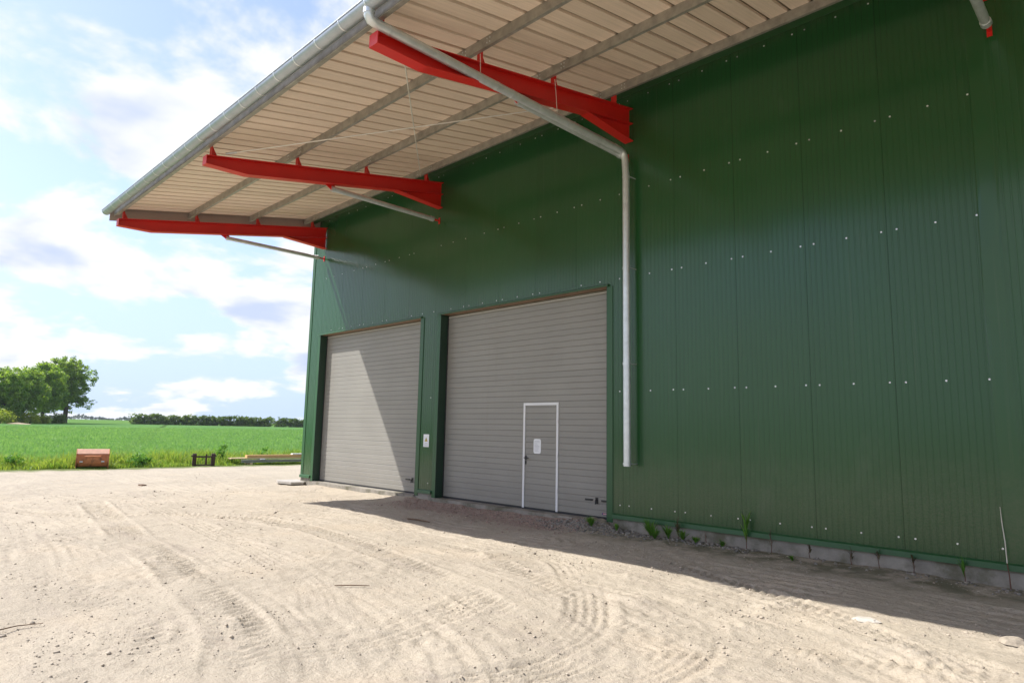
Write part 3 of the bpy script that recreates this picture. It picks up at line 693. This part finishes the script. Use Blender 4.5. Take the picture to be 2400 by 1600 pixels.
# ------------------------------------------------------------------ things at the field's edge
def rot_pts(pts, c, ang):
    ca, sa = math.cos(ang), math.sin(ang); return [(c[0]+x*ca-y*sa, c[1]+x*sa+y*ca, z) for x, y, z in pts]
class LB(MB):
    """builder in a local frame: +x faces the camera side, y runs along the thing"""
    def __init__(s, c, ang): super().__init__(); s.c = c; s.a = ang
    def done(s, name, mat, parent=None): s.v = rot_pts(s.v, s.c, s.a); return s.build(name, mat, parent)
def bucket(c, ang):
    e = tag(empty('loader_bucket', (c[0], c[1], 0)), 'rusty orange loader bucket lying on its face at the field edge', 'bucket')
    W = 0.52
    back = [(0.05, 0.10), (0.10, 0.20), (0.12, 0.33), (0.10, 0.46), (0.05, 0.56)]
    inner = [(p[0]-0.02, p[1]) for p in back]
    LB(c, ang).prism([(p[0], p[1]) for p in back]+inner[::-1], -W+0.01, W-0.01, 'y').done('back_plate', 'bucket_orange', e)
    LB(c, ang).prism([(0.075, 0.560), (0.085, 0.545), (-0.16, 0.690), (-0.19, 0.705), (-0.19, 0.725), (-0.15, 0.715)], -W+0.005, W-0.005, 'y').done('top_plate', 'bucket_sunlit', e)
    LB(c, ang).prism([(0.045, 0.09), (-0.40, 0.02), (-0.41, 0.04), (0.03, 0.11)], -W+0.01, W-0.01, 'y').done('floor_plate', 'bucket_orange', e)
    for s in (-1, 1):
        LB(c, ang).prism([(0.13, -0.02), (0.15, 0.30), (0.10, 0.56), (-0.18, 0.73), (-0.45, 0.03), (-0.45, -0.02)], s*W-0.012, s*W+0.012, 'y').done('side_plate', 'bucket_orange', e)
    for y in (-0.36, 0.33):
        LB(c, ang).box(0.11, 0.145, y-0.07, y-0.05, 0.12, 0.54).done('hook_rib', 'bucket_orange', e)
        LB(c, ang).box(0.11, 0.145, y+0.05, y+0.07, 0.12, 0.54).done('hook_rib', 'bucket_orange', e)
        LB(c, ang).tube([(0.13, y-0.05, 0.26), (0.13, y+0.05, 0.26)], 0.028, 10).done('pin', 'galvanised', e)
    LB(c, ang).prism([(0.125, 0.43), (0.145, 0.43), (0.145, 0.47), (0.115, 0.49)], -0.28, 0.25, 'y').done('lip_bar', 'bucket_orange', e)
bucket((-23.05, -3.26), R(-13))
def carriage(c, ang):
    e = tag(empty('fork_carriage', (c[0], c[1], 0)), 'dark rusty steel fork carriage frame standing in the verge', 'frame')
    for y, w in ((-0.36, 0.075), (0.36, 0.075)):
        LB(c, ang).prism([(0.06, 0.0), (0.06, 0.50), (0.02, 0.53), (-0.05, 0.50), (-0.07, 0.0)], y-w, y+w, 'y').done('upright', 'rust_dark', e)
        LB(c, ang).box(0.062, 0.09, y-0.03, y+0.03, 0.05, 0.46).done('fork_heel', 'rust_dark', e)
        LB(c, ang).tube([(0.0, y*1.2, 0.42), (0.0, y*1.36, 0.42)], 0.035, 8).done('pin', 'rust_dark', e)
    LB(c, ang).box(-0.05, 0.03, -0.283, 0.283, 0.355, 0.42).done('top_bar', 'rust_dark', e)
    LB(c, ang).box(-0.05, 0.03, -0.283, 0.283, 0.02, 0.075).done('bottom_bar', 'rust_dark', e)
    LB(c, ang).box(-0.04, 0.02, 0.06, 0.13, 0.0755, 0.3545).done('middle_post', 'rust_dark', e)
    LB(c, ang).box(-0.03, 0.01, 0.065, 0.125, 0.4205, 0.50).done('middle_lug', 'rust_dark', e)
carriage((-22.95, 0.78), R(-14))
tc, ta = (-23.3, 2.0), R(-4)
def bar(name, x0, x1, y0, y1, z0, z1, mat, label, cat, group='long bars stacked on the verge'):
    o = LB(tc, ta).box(x0, x1, y0, y1, z0, z1).done(name, mat); tag(o, label, cat, group); return o
def ibeam(x0, y0, y1, z0, label):
    b = LB(tc, ta); b.box(x0, x0+0.14, y0, y1, z0, z0+0.012); b.box(x0, x0+0.14, y0, y1, z0+0.112, z0+0.124); b.box(x0+0.064, x0+0.076, y0, y1, z0+0.0122, z0+0.1118)
    o = b.done('steel_beam', 'beam_grey'); tag(o, label, 'beam', 'long bars stacked on the verge')
for y in (0.85, 4.6): tag(LB(tc, ta).box(-0.45, 0.35, y-0.05, y+0.05, -0.02, 0.10).done('support_block', 'timber_pale'), 'square timber block under the %s end of the stacked bars' % ('left' if y < 2 else 'far'), 'block')
ibeam(0.12, 0.45, 8.4, 0.101, 'grey steel beam lowest and nearest in the stack of long bars')
bar('timber_board', -0.40, 0.06, 0.05, 6.2, 0.255, 0.30, 'timber_pale', 'thin pale timber board reaching farthest left in the stack', 'board')
bar('timber_block', -0.35, 0.2, 1.30, 1.50, 0.2255, 0.2545, 'board_white', 'short white block between steel beam and timber board', 'block', None)
bar('timber_beam', -0.25, 0.02, 0.75, 8.2, 0.301, 0.42, 'timber_tan', 'thick tan timber beam lying on the pale board', 'beam')
bar('white_board', -0.24, -0.02, 2.85, 8.0, 0.421, 0.475, 'board_white', 'white board on top of the tan timber beam', 'board')

slab = MB().prism([(-13.75, -0.42), (-13.35, -0.58), (-12.75, -0.46), (-12.62, -0.12), (-13.06, 0.28), (-13.7, 0.22)], 0.02, 0.085, 'z').build('concrete_slab', 'slab_pale'); tag(slab, 'broken pale concrete slab at the far corner of the hall', 'slab')

def stick(pts, r, label, mat='twig_brown'):
    o = MB().tube(pts, r, 6).build('stick', mat); tag(o, label, 'stick', 'sticks on the sand'); return o
stick([(-1.25, -9.05, 0.025), (-1.06, -8.92, 0.035), (-1.12, -8.80, 0.03), (-1.10, -8.62, 0.022)], [0.005, 0.006, 0.005, 0.003], 'thin brown stick at the left edge of the sand')
stick([(-0.68, -6.05, 0.03), (-0.57, -5.92, 0.034), (-0.44, -5.76, 0.028)], [0.005, 0.006, 0.004], 'straight thin stick lying alone in the middle of the sand')
o = MB().box(-14.75, -14.45, -3.75, -3.62, 0.01, 0.045).build('wood_chip', 'twig_brown'); o.rotation_euler.z = 0.02; tag(o, 'flat brown wood offcut on the sand towards the field', 'wood')
stick([(-4.55, -2.22, 0.03), (-4.28, -2.17, 0.035), (-4.0, -2.12, 0.02)], [0.014, 0.016, 0.010], 'dark stick at the sunlit edge of the canopy shadow')
rr = random.Random(9)
def rock(name, c, s, label, mat, seed):
    rr = random.Random(seed); mb = MB(); n = 9; v = []; f = []
    for j, (k, h) in enumerate(((1.0, -0.2), (0.95, 0.35), (0.6, 0.85))):
        for i in range(n):
            a = 2*math.pi*i/n; q = k*rr.uniform(0.8, 1.15); v.append((c[0]+s[0]*q*math.cos(a), c[1]+s[1]*q*math.sin(a), c[2]+s[2]*h*rr.uniform(0.85, 1.1)))
    for j in range(2):
        for i in range(n): f.append((j*n+i, j*n+(i+1) % n, (j+1)*n+(i+1) % n, (j+1)*n+i))
    f.append(tuple(range(2*n, 3*n))); mb.add(v, f); o = mb.build(name, mat); tag(o, label, 'stone'); return o
rock('flat_stone', (3.73, -2.89, 0.005), (0.13, 0.075, 0.03), 'pale flat stone on the sand just outside the shadow', 'pale_stone', 1)
rock('sand_clod', (-0.92, -3.60, 0.02), (0.10, 0.06, 0.05), 'dark clod of earth beside the curved tyre track', 'pebble_mix', 2)
rock('broken_stone', (4.86, -2.74, 0.03), (0.11, 0.09, 0.05), 'lumpy brown stone at the right edge near the shadow', 'pebble_mix', 3)

# ------------------------------------------------------------------ loose stones (uncountable)
def ico():
    t = (1+5**0.5)/2
    v = np.array([(-1,t,0),(1,t,0),(-1,-t,0),(1,-t,0),(0,-1,t),(0,1,t),(0,-1,-t),(0,1,-t),(t,0,-1),(t,0,1),(-t,0,-1),(-t,0,1)], float)/math.hypot(1, t)
    f = np.array([(0,11,5),(0,5,1),(0,1,7),(0,7,10),(0,10,11),(1,5,9),(5,11,4),(11,10,2),(10,7,6),(7,1,8),(3,9,4),(3,4,2),(3,2,6),(3,6,8),(3,8,9),(4,9,5),(2,4,11),(6,2,10),(8,6,7),(9,8,1)])
    return v, f
def stones(name, XY, size, mat, label, seed, zoff=0.0, sig=0.45):
    rs = np.random.RandomState(seed); v0, f0 = ico(); n = len(XY)
    Z = yard_height(XY[:, 0].copy(), XY[:, 1].copy())
    sc = np.minimum(size*np.exp(rs.randn(n)*sig), 0.035)
    dims = sc[:, None]*np.stack([rs.uniform(0.8, 1.3, n), rs.uniform(0.7, 1.1, n), rs.uniform(0.45, 0.8, n)], -1)
    a = rs.uniform(0, 6.28, n); V = v0[None]*(1+0.25*rs.randn(n, 12, 1))*dims[:, None, :]
    ca, sa = np.cos(a)[:, None], np.sin(a)[:, None]
    x = V[..., 0]*ca-V[..., 1]*sa; y = V[..., 0]*sa+V[..., 1]*ca
    P = np.stack([x+XY[:, 0:1], y+XY[:, 1:2], V[..., 2]+Z[:, None]+dims[:, 2:3]*0.35+zoff], -1).reshape(-1, 3)
    F = (f0[None]+(np.arange(n)*12)[:, None, None]).reshape(-1, 3)
    o = link(name, mesh_np(name, P, F, mat)); o['kind'] = 'stuff'; tag(o, label, 'gravel'); return o
rs = np.random.RandomState(5)
XY = np.stack([rs.uniform(-13, 5.4, 34000), rs.uniform(-9, -0.15, 34000)], -1)
k = (vnoise(XY[:, 0], XY[:, 1], 0.9, 21)*0.6+vnoise(XY[:, 0], XY[:, 1], 0.25, 22)*0.5+rs.uniform(-0.35, 0.35, len(XY))) > 0.30
XY = XY[k]
tr = []
for P, w, dep, pat in TRACKS:
    S = catmull(P); q = S[rs.randint(0, len(S), 90)]+rs.randn(90, 2)*w*0.42; tr.append(q)
XY = np.concatenate([XY]+tr); XY = XY[XY[:, 1] < -0.15]
stones('pebbles', XY, 0.0054, 'pebble_mix', 'scattered small stones and crumbs of earth on the sand', 6, sig=0.50)
XY = np.stack([rs.uniform(-7.3, -1.6, 3200), -np.abs(rs.randn(3200))*0.5-0.12], -1); XY = XY[XY[:, 1] > -1.9]
stones('red_gravel', XY, 0.010, 'gravel_red', 'reddish fine gravel in front of the wide door', 7)
XY = np.stack([-1.75+rs.randn(1100)*0.55, -0.22-np.abs(rs.randn(1100))*0.22], -1)
XY = np.concatenate([XY, np.stack([rs.uniform(-1.3, 1.4, 500), -0.05-np.abs(rs.randn(500))*0.16], -1), np.stack([rs.uniform(2.0, 5.4, 120), -0.05-np.abs(rs.randn(120))*0.2], -1)])
stones('grey_gravel', XY, 0.014, 'gravel_grey', 'grey gravel heaped beside the door and along the plinth', 8)

# ------------------------------------------------------------------ blades: crop, verge, weeds
def blades(name, X, Y, Z, hgt, wid, mat, label, cat, seed, lean=0.35):
    rs = np.random.RandomState(seed); n = len(X); a = rs.uniform(0, 6.28, n); hh = hgt*rs.uniform(0.6, 1.2, n); ww = wid*rs.uniform(0.7, 1.3, n)
    la = rs.uniform(0, 6.28, n); ln = lean*hh*np.abs(rs.randn(n))
    dx, dy = np.cos(a)*ww/2, np.sin(a)*ww/2; lx, ly = np.cos(la)*ln, np.sin(la)*ln
    def P(sx, fx, fz): return np.stack([X+dx*sx+lx*fx, Y+dy*sx+ly*fx, Z+hh*fz], -1)
    V = np.stack([P(-1, 0, 0), P(1, 0, 0), P(0.8, 0.3, 0.55), P(-0.8, 0.3, 0.55), P(0, 1.0, 0.98-0.1)], 1).reshape(-1, 3)
    b = (np.arange(n)*5)[:, None]
    F = np.concatenate([b+np.array([[0, 1, 2]]), b+np.array([[0, 2, 3]]), b+np.array([[3, 2, 4]])])
    tint = np.repeat(rs.rand(n), 5)
    o = link(name, mesh_np(name, V, F, mat, False, tint)); o['kind'] = 'stuff'; tag(o, label, cat); return o
rs = np.random.RandomState(12)
n = 30000; X = -23.0-np.abs(rs.randn(n))*1.8; Y = rs.uniform(-13, 13, n); X = X+0.35*vnoise(X*0, Y, 0.9, 44)
k = (X > -28) & (vnoise(X, Y, 0.7, 41)+rs.uniform(-0.8, 1.2, n) > -0.2); X, Y = X[k], Y[k]
Hh = np.clip(0.20+0.32*np.clip((-23.0-X)/1.4, 0, 1)+0.26*vnoise(X, Y, 0.55, 42)*np.clip((-22.7-X)/1.0, 0.2, 1), 0.05, 1)
# leave the carriage and the bars standing clear in front
front = ((np.abs(Y-0.78) < 0.6) | ((Y > 1.9) & (Y < 10)) | (np.abs(Y+3.26) < 0.6)) & (X > -23.6)
Hh = np.where(front, Hh*0.35, Hh)
blades('verge_grass', X, Y, terrain(X, Y)-0.02, Hh, 0.028, 'verge_blade', 'yellow green grass verge between the yard and the crop', 'grass', 13, 0.5)
n = 1500; X = rs.uniform(-27, -23.6, n); Y = rs.uniform(-13, 13, n); k = vnoise(X, Y, 0.8, 43) > 0.25; X, Y = X[k], Y[k]
blades('dry_grass', X, Y, terrain(X, Y), np.full(len(X), 0.62), 0.012, 'dry_blade', 'thin dry seed stalks above the grass verge', 'grass', 14, 0.25)
n = 120000; X = -25.2-75*rs.rand(n)**1.6; t = rs.rand(n)
ylo = -10+(5.9-X)*math.tan(R(5.5))-3; yhi = -10+(5.9-X)*math.tan(R(30)); Y = ylo+(yhi-ylo)*t
Zf = terrain(X, Y)+np.clip((-23.9-X)/3.0, 0, 1)*0.22-0.05
blades('young_crop', X, Y, Zf, np.full(len(X), 0.24), 0.030+0.0006*(-25-X), 'crop_blade', 'dense blue green cereal crop covering the field', 'crop', 15, 0.4)

def tuft(x, y, h, n, label, mat='weed_leaf', stem=None, spread=0.5, w=0.014, kind='weed'):
    rr = random.Random(int(x*1000)+n); e = tag(empty('weed', (x, y, 0)), label, 'weed', 'weeds along the foot of the hall')
    z0 = float(yard_height(np.array([x]), np.array([y]))[0])
    if stem:
        MB().tube([(x, y, z0-0.02), (x+rr.uniform(-.02, .02), y-0.01, z0+stem*0.5), (x+rr.uniform(-.03, .03), y-0.012, z0+stem)], [0.006, 0.005, 0.003], 6).build('stem', 'stem_brown', e)
    V = []; F = []; T = []
    for i in range(n):
        a = rr.uniform(0, 6.28); L = h*rr.uniform(0.55, 1.1); zb = z0+(stem*rr.uniform(0.3, 0.95) if stem else 0); ln = spread*rr.uniform(0.2, 1.0); ww = w*rr.uniform(0.7, 1.4)
        dx, dy = math.cos(a), math.sin(a)
        if dy > 0: dy *= 0.25
        px, py = -dy, dx; b = len(V); tn = rr.random()
        for s, (t, ww_) in enumerate(((0, 0.5), (0.45, 1.0), (0.8, 0.7), (1.0, 0.05))):
            o_ = ln*L*t**1.5; zz = zb+L*(t-0.35*ln*t*t)
            yy = min(y+dy*o_, -0.02)
            V += [(x+dx*o_-px*ww*ww_, yy-py*ww*ww_, zz), (x+dx*o_+px*ww*ww_, yy+py*ww*ww_, zz)]
        for s in range(3): F.append((b+2*s, b+2*s+1, b+2*s+3, b+2*s+2))
        T += [tn]*8
    link('leaves', mesh_np('leaves', V, F, mat, False, T), e); return e
tuft(-1.52, -0.42, 0.22, 120, 'small bright green weed on the gravel heap by the door', w=0.008, spread=0.9)
tuft(-0.42, -0.20, 0.34, 130, 'bushy green grass tuft at the plinth right of the downpipe', w=0.007, spread=0.8)
tuft(-0.24, -0.36, 0.24, 130, 'low spreading green tuft in front of the bushy one', w=0.007, spread=1.0)
tuft(0.05, -0.12, 0.20, 12, 'thin weed with pale blades beside the white stained plinth', 'dead_leaf', 0.22, 0.6)
tuft(0.18, -0.18, 0.22, 90, 'small mossy weed at the plinth left of the tall plant', w=0.007, spread=0.9)
tuft(-1.05, -0.30, 0.16, 44, 'low green tuft between the gravel heap and the downpipe', w=0.012)
tuft(-0.08, -0.20, 0.26, 90, 'ragged green tuft just left of the thin pale weed', w=0.006, spread=0.8)
tuft(0.42, -0.20, 0.13, 40, 'flat green rosette under the short brown shoot', w=0.014, spread=1.0)
tuft(0.86, -0.17, 0.15, 40, 'flat green rosette left of the tall plant', w=0.014, spread=1.0)
tuft(2.05, -0.45, 0.09, 34, 'tiny moss green rosette out on the shaded sand', w=0.012, spread=1.0)
tuft(1.22, -0.10, 0.34, 20, 'tall green plant with reddish stem against the green wall', 'weed_leaf', 0.34, 0.35, 0.016)
tuft(0.55, -0.09, 0.06, 5, 'short bare brown shoot at the plinth', 'dead_leaf', 0.20, 0.5, 0.006)
tuft(1.60, -0.09, 0.12, 7, 'thin reddish seedling just right of the tall plant', 'dead_leaf', 0.28, 0.5, 0.007)
tuft(2.16, -0.08, 0.11, 16, 'withered twiggy weed at the middle of the plinth', 'dead_leaf', 0.16, 0.8, 0.008)
tuft(2.72, -0.08, 0.10, 14, 'dead brown weed in front of a pale plinth stain', 'dead_leaf', 0.18, 0.8, 0.008)
tuft(3.06, -0.08, 0.12, 14, 'dead drooping weed right of the pale plinth stain', 'dead_leaf', 0.20, 0.9, 0.008)
tuft(3.46, -0.08, 0.12, 16, 'dead bent weed at the plinth towards the joint cover', 'dead_leaf', 0.18, 0.9, 0.009)
tuft(4.02, -0.10, 0.24, 22, 'upright yellow green weed left of the pale stalk', 'weed_leaf', 0.14, 0.4, 0.010)
e = tag(empty('weed', (4.46, -0.07, 0)), 'tall pale dry stalk rising up the joint cover', 'weed', 'weeds along the foot of the hall')
MB().tube([(4.47, -0.07, -0.02), (4.465, -0.075, 0.16), (4.455, -0.09, 0.30)], [0.008, 0.007, 0.006], 6).build('stem', 'stem_brown', e)
MB().tube([(4.455, -0.09, 0.30), (4.45, -0.088, 0.55), (4.432, -0.08, 0.78), (4.425, -0.07, 0.95)], [0.006, 0.006, 0.005, 0.002], 6).build('dry_stalk', 'stalk_pale', e)

# ------------------------------------------------------------------ trees, shrubs, hedges
def leafcloud(rs, centres, radii, per, size):
    """leaf faces gathered in clumps"""
    C = np.repeat(centres, per, 0); Rr = np.repeat(radii, per); n = len(C)
    d = rs.randn(n, 3); d /= np.linalg.norm(d, axis=1)[:, None]
    P = C+d*(Rr*rs.rand(n)**0.45)[:, None]*np.array([1, 1, 0.8])
    nrm = d*0.6+rs.randn(n, 3)*0.6+np.array([0, 0, 0.5]); nrm /= np.linalg.norm(nrm, axis=1)[:, None]
    t = np.cross(nrm, rs.randn(n, 3)); t /= np.linalg.norm(t, axis=1)[:, None]; b = np.cross(nrm, t)
    s = (size*rs.uniform(0.6, 1.4, n))[:, None]
    V = np.stack([P-t*s-b*s*0.25, P+b*s*0.6, P+t*s-b*s*0.25, P-b*s*0.6-nrm*s*0.25], 1).reshape(-1, 3)
    F = (np.arange(n)*4)[:, None]+np.array([[0, 1, 2, 3]])
    tint = np.repeat(np.repeat(rs.rand(len(centres)), per)*0.6+rs.rand(n)*0.4, 4)
    return V, F, tint
def tree(name, base, crown_c, crown_r, trunk_r, lean, nclump, per, size, mat, label, seed, group=None, clump_r=1.0, limbs=7, holes=0.18, lowlimb=None):
    rs = np.random.RandomState(seed); e = empty(name, base); tag(e, label, 'tree', group)
    B = Vector(base); Cc = Vector(crown_c); mb = MB()
    top = Cc+Vector((0, 0, crown_r[2]*0.35))
    fork = B.lerp(Cc, 0.42)+Vector((lean[0], lean[1], 0))
    mb.tube([B-Vector((0, 0, 0.4)), B+Vector((0, 0, 0.5)), B.lerp(fork, 0.5), fork, fork.lerp(top, 0.6), top], [trunk_r*1.5, trunk_r*1.1, trunk_r*0.95, trunk_r*0.8, trunk_r*0.4, trunk_r*0.12], 9)
    cen = []; rad = []
    for _ in range(nclump):
        while True:
            d = rs.randn(3); d /= np.linalg.norm(d)
            q = rs.rand()**0.40
            p = np.array(crown_c)+d*np.array(crown_r)*q*(1+0.07*math.sin(4*math.atan2(d[1], d[0])+seed)+0.07*math.sin(5*d[2]+seed*2))
            if rs.rand() > holes or q > 0.9: break
        cen.append(p); rad.append(clump_r*rs.uniform(0.6, 1.25))
    if lowlimb is not None:
        for (p, r_) in lowlimb: cen.append(np.array(p)); rad.append(r_)
    ends = [Vector(cen[i]) for i in range(0, min(len(cen), limbs*3), 3)]+([Vector(p) for p, _ in lowlimb[:3]] if lowlimb is not None else [])
    for q in ends:
        st = fork.lerp(top, float(rs.uniform(0.0, 0.6))); md = st.lerp(q, 0.5)+Vector((0, 0, float(rs.uniform(0.0, 0.8))))
        mb.tube([st, md, st.lerp(q, 0.95)], [trunk_r*0.42, trunk_r*0.22, trunk_r*0.05], 6, False)
    mb.build('trunk', 'bark', e)
    V, F, T = leafcloud(rs, np.array(cen), np.array(rad), per, size)
    link('crown', mesh_np('crown', V, F, mat, False, T), e)
    return e
def polar(az, r): return (5.915+r*math.cos(R(az)), -10.012+r*math.sin(R(az)))
def gz_(x, y): return float(terrain(np.array(x), np.array(y)))
def at(az, r, h=0.0):
    x, y = polar(az, r); return (x, y, gz_(x, y)+h)
G = 'trees in the group beyond the field'
rt_ = lambda az: np.array([math.sin(R(az)), -math.cos(R(az)), 0])      # to the right as seen from the yard
c0 = np.array(at(169.15, 180, 9.2)); right = rt_(169)
low = [(c0+right*4.9+np.array([0, 0, -4.4]), 1.3), (c0+right*5.9+np.array([0, 0, -4.2]), 1.0), (c0+right*4.2+np.array([0, 0, -4.7]), 1.0), (c0+right*3.3+np.array([0, 0, -5.0]), .8), (c0+right*5.1+np.array([0, 0, -5.3]), .8)]
tree('oak_tree', at(168.85, 180), tuple(c0), (5.7, 5.7, 5.9), 0.52, (1.0, 0.3), 760, 44, 0.20, 'oak_leaf', 'tallest oak with broad crown and dark leaning trunk at the right of the group', 3, G, 0.72, 12, 0.15, low)
tree('field_tree', at(170.2, 168), tuple(np.array(at(170.15, 168, 7.0))), (4.0, 4.0, 5.2), 0.30, (0.3, 0), 400, 46, 0.19, 'tree_leaf', 'bushy green tree just left of the tall oak', 5, G, 0.7, 8)
tree('field_tree', at(171.3, 160), tuple(np.array(at(171.3, 160, 6.3))), (3.6, 3.6, 5.0), 0.28, (0.3, 0), 360, 46, 0.19, 'tree_leaf', 'rounded middle tree with yellowish top in the group', 7, G, 0.7, 8)
tree('field_tree', at(172.5, 155), tuple(np.array(at(172.45, 155, 5.9))), (3.6, 3.6, 4.9), 0.30, (0.2, 0), 360, 46, 0.19, 'tree_leaf', 'leafy tree cut by the left edge of the picture', 9, G, 0.7, 8)
def shrub(az, r, w, h, label, seed, mat='shrub_leaf'):
    rs = np.random.RandomState(seed); b = at(az, r); e = empty('shrub', b); tag(e, label, 'shrub', 'shrubs under the trees')
    n = 26; cen = []
    for _ in range(n):
        d = rs.randn(3); d /= np.linalg.norm(d); d[2] = abs(d[2]); q = rs.rand()**0.4
        cen.append(np.array(b)+d*q*np.array([w/2, w/2, h*0.8])+np.array([0, 0, 0.25*h*0.5]))
    V, F, T = leafcloud(rs, np.array(cen), np.full(n, 0.30*h), 45, 0.16)
    V[:, 2] = np.maximum(V[:, 2], b[2])
    link('foliage', mesh_np('foliage', V, F, mat, False, T), e)
    mb = MB()
    for i in range(4): mb.tube([b, (b[0]+rs.uniform(-.3, .3), b[1]+rs.uniform(-.3, .3), b[2]+h*0.6)], [0.05, 0.02], 5)
    mb.build('stem', 'bark', e)
def verge_weed(x, y, w, h, label, seed, mat='weed_leaf'):
    rs = np.random.RandomState(seed); e = empty('verge_weed', (x, y, 0)); tag(e, label, 'weed', 'taller weeds in the verge')
    n = 16; cen = np.array([(x+rs.randn()*w*0.3, y+rs.randn()*w*0.3, h*rs.uniform(0.15, 0.9)) for _ in range(n)])
    V, F, T = leafcloud(rs, cen, np.full(n, 0.16*h+0.05), 26, 0.045); V[:, 2] = np.maximum(V[:, 2], 0.0)
    link('leaves', mesh_np('leaves', V, F, mat, False, T), e)
    mb = MB()
    for i in range(5): mb.tube([(x, y, -0.05), (float(cen[i][0]), float(cen[i][1]), float(cen[i][2]))], [0.008, 0.004], 5)
    mb.build('stem', 'stem_brown', e)
verge_weed(-23.5, -1.55, 0.55, 0.55, 'dark leafy weed clump between the bucket and the carriage frame', 61)
verge_weed(-23.7, -1.15, 0.4, 0.42, 'smaller leafy weed right of the dark clump', 62)
verge_weed(-24.2, 2.0, 0.3, 0.95, 'tall slender weed behind the left end of the stacked bars', 63)
verge_weed(-24.6, 4.2, 0.5, 0.75, 'leafy weed rising behind the stacked bars', 64)
verge_weed(-23.9, -5.6, 0.5, 0.5, 'leafy weed left of the bucket', 65)
shrub(172.45, 148, 3.6, 3.4, 'yellow green shrub at the left edge under the trees', 20)
shrub(170.85, 155, 3.4, 2.5, 'low yellow green shrub beside the bare sandy patch', 21)
shrub(170.05, 160, 2.6, 2.0, 'small shrub between sandy patch and oak', 22)
shrub(169.3, 166, 2.8, 2.3, 'rounded dark shrub at the foot of the oak', 23, 'hedge_leaf')
shrub(171.8, 152, 2.6, 2.2, 'dark shrub between the two left trees', 24, 'hedge_leaf')
# bare sandy patch under the trees
p = MB(); cx, cy, cz = at(171.5, 146); 
P = [(cx+3.2*math.cos(a)*(1+0.2*math.sin(3*a)), cy+2.0*math.sin(a)) for a in np.linspace(0, 2*math.pi, 24, endpoint=False)]
o = p.add([(x, y, gz_(x, y)+0.12+0.06*math.sin(x)) for x, y in P]+[(cx, cy, cz+0.42)], [(i, (i+1) % 24, 24) for i in range(24)]).build('bare_bank', 'bank_soil'); o['kind'] = 'structure'

def hedge(az0, az1, r, h, label, seed):
    rs = np.random.RandomState(seed); a0, a1 = Vector(at(az0, r)), Vector(at(az1, r*1.0)); e = empty('hedge', a0); tag(e, label, 'hedge', 'field hedges on the horizon')
    L = (a1-a0).length; n = int(L/0.55); cen = []; rad = []; mb = MB()
    for i in range(n):
        t = (i+0.5)/n; p = a0.lerp(a1, t); zg = gz_(p.x, p.y); bump = 0.92+0.07*math.sin(t*L*0.5+seed)+0.06*math.sin(t*L*1.3)
        for _ in range(13):
            hz = rs.uniform(0.06, 0.92)*h*bump; cen.append((p.x+rs.randn()*0.6, p.y+rs.randn()*0.6, zg+hz)); rad.append(rs.uniform(0.45, 0.8))
        if i % 4 == 0: mb.tube([(p.x, p.y, zg-0.2), (p.x+rs.uniform(-.2, .2), p.y, zg+h*0.6)], [0.10, 0.05], 5, False)
    V, F, T = leafcloud(rs, np.array(cen), np.array(rad), 15, 0.27)
    link('foliage', mesh_np('foliage', V, F, 'hedge_leaf', False, T), e); mb.build('trunk', 'bark', e)
hedge(164.55, 154.75, 230, 3.7, 'long dark green hedge across the field beyond the crop', 31)
hedge(154.35, 150.0, 236, 3.4, 'short hedge running behind the corner of the hall', 32)
# wood on the skyline
rs = np.random.RandomState(50); cen = []; rad = []
for az in np.arange(138, 178, 0.10):
    r = 950+60*math.sin(az*1.7)+rs.uniform(-30, 30); x, y = polar(az, r); zg = gz_(x, y)
    hh = 2.6+1.3*math.sin(az*2.3)+1.0*math.sin(az*5.1+1)+(3.4*math.exp(-((az-168.0)/0.5)**2))
    for _ in range(3): cen.append((x+rs.randn()*2, y+rs.randn()*2, zg+rs.uniform(0.2, 1.0)*max(1.2, hh))); rad.append(1.6)
V, F, T = leafcloud(rs, np.array(cen), np.array(rad), 12, 1.0)
o = link('distant_wood', mesh_np('distant_wood', V, F, 'far_leaf', False, T)); o['kind'] = 'stuff'; tag(o, 'blue grey line of far woods on the horizon', 'wood')

# ------------------------------------------------------------------ air
m, nt, out = new_mat('haze_air')
pv = nt.node('ShaderNodeVolumePrincipled', inp={'Color': (0.80, 0.88, 1.0), 'Density': 0.00015, 'Anisotropy': 0.2})
nt.l.new(pv.outputs[0], out.inputs['Volume'])
hz = box('haze', -3100, 3100, -3100, 3100, -1.6, 19.0, 'haze_air'); hz['kind'] = 'stuff'; tag(hz, 'thin bluish summer haze over the fields', 'haze')
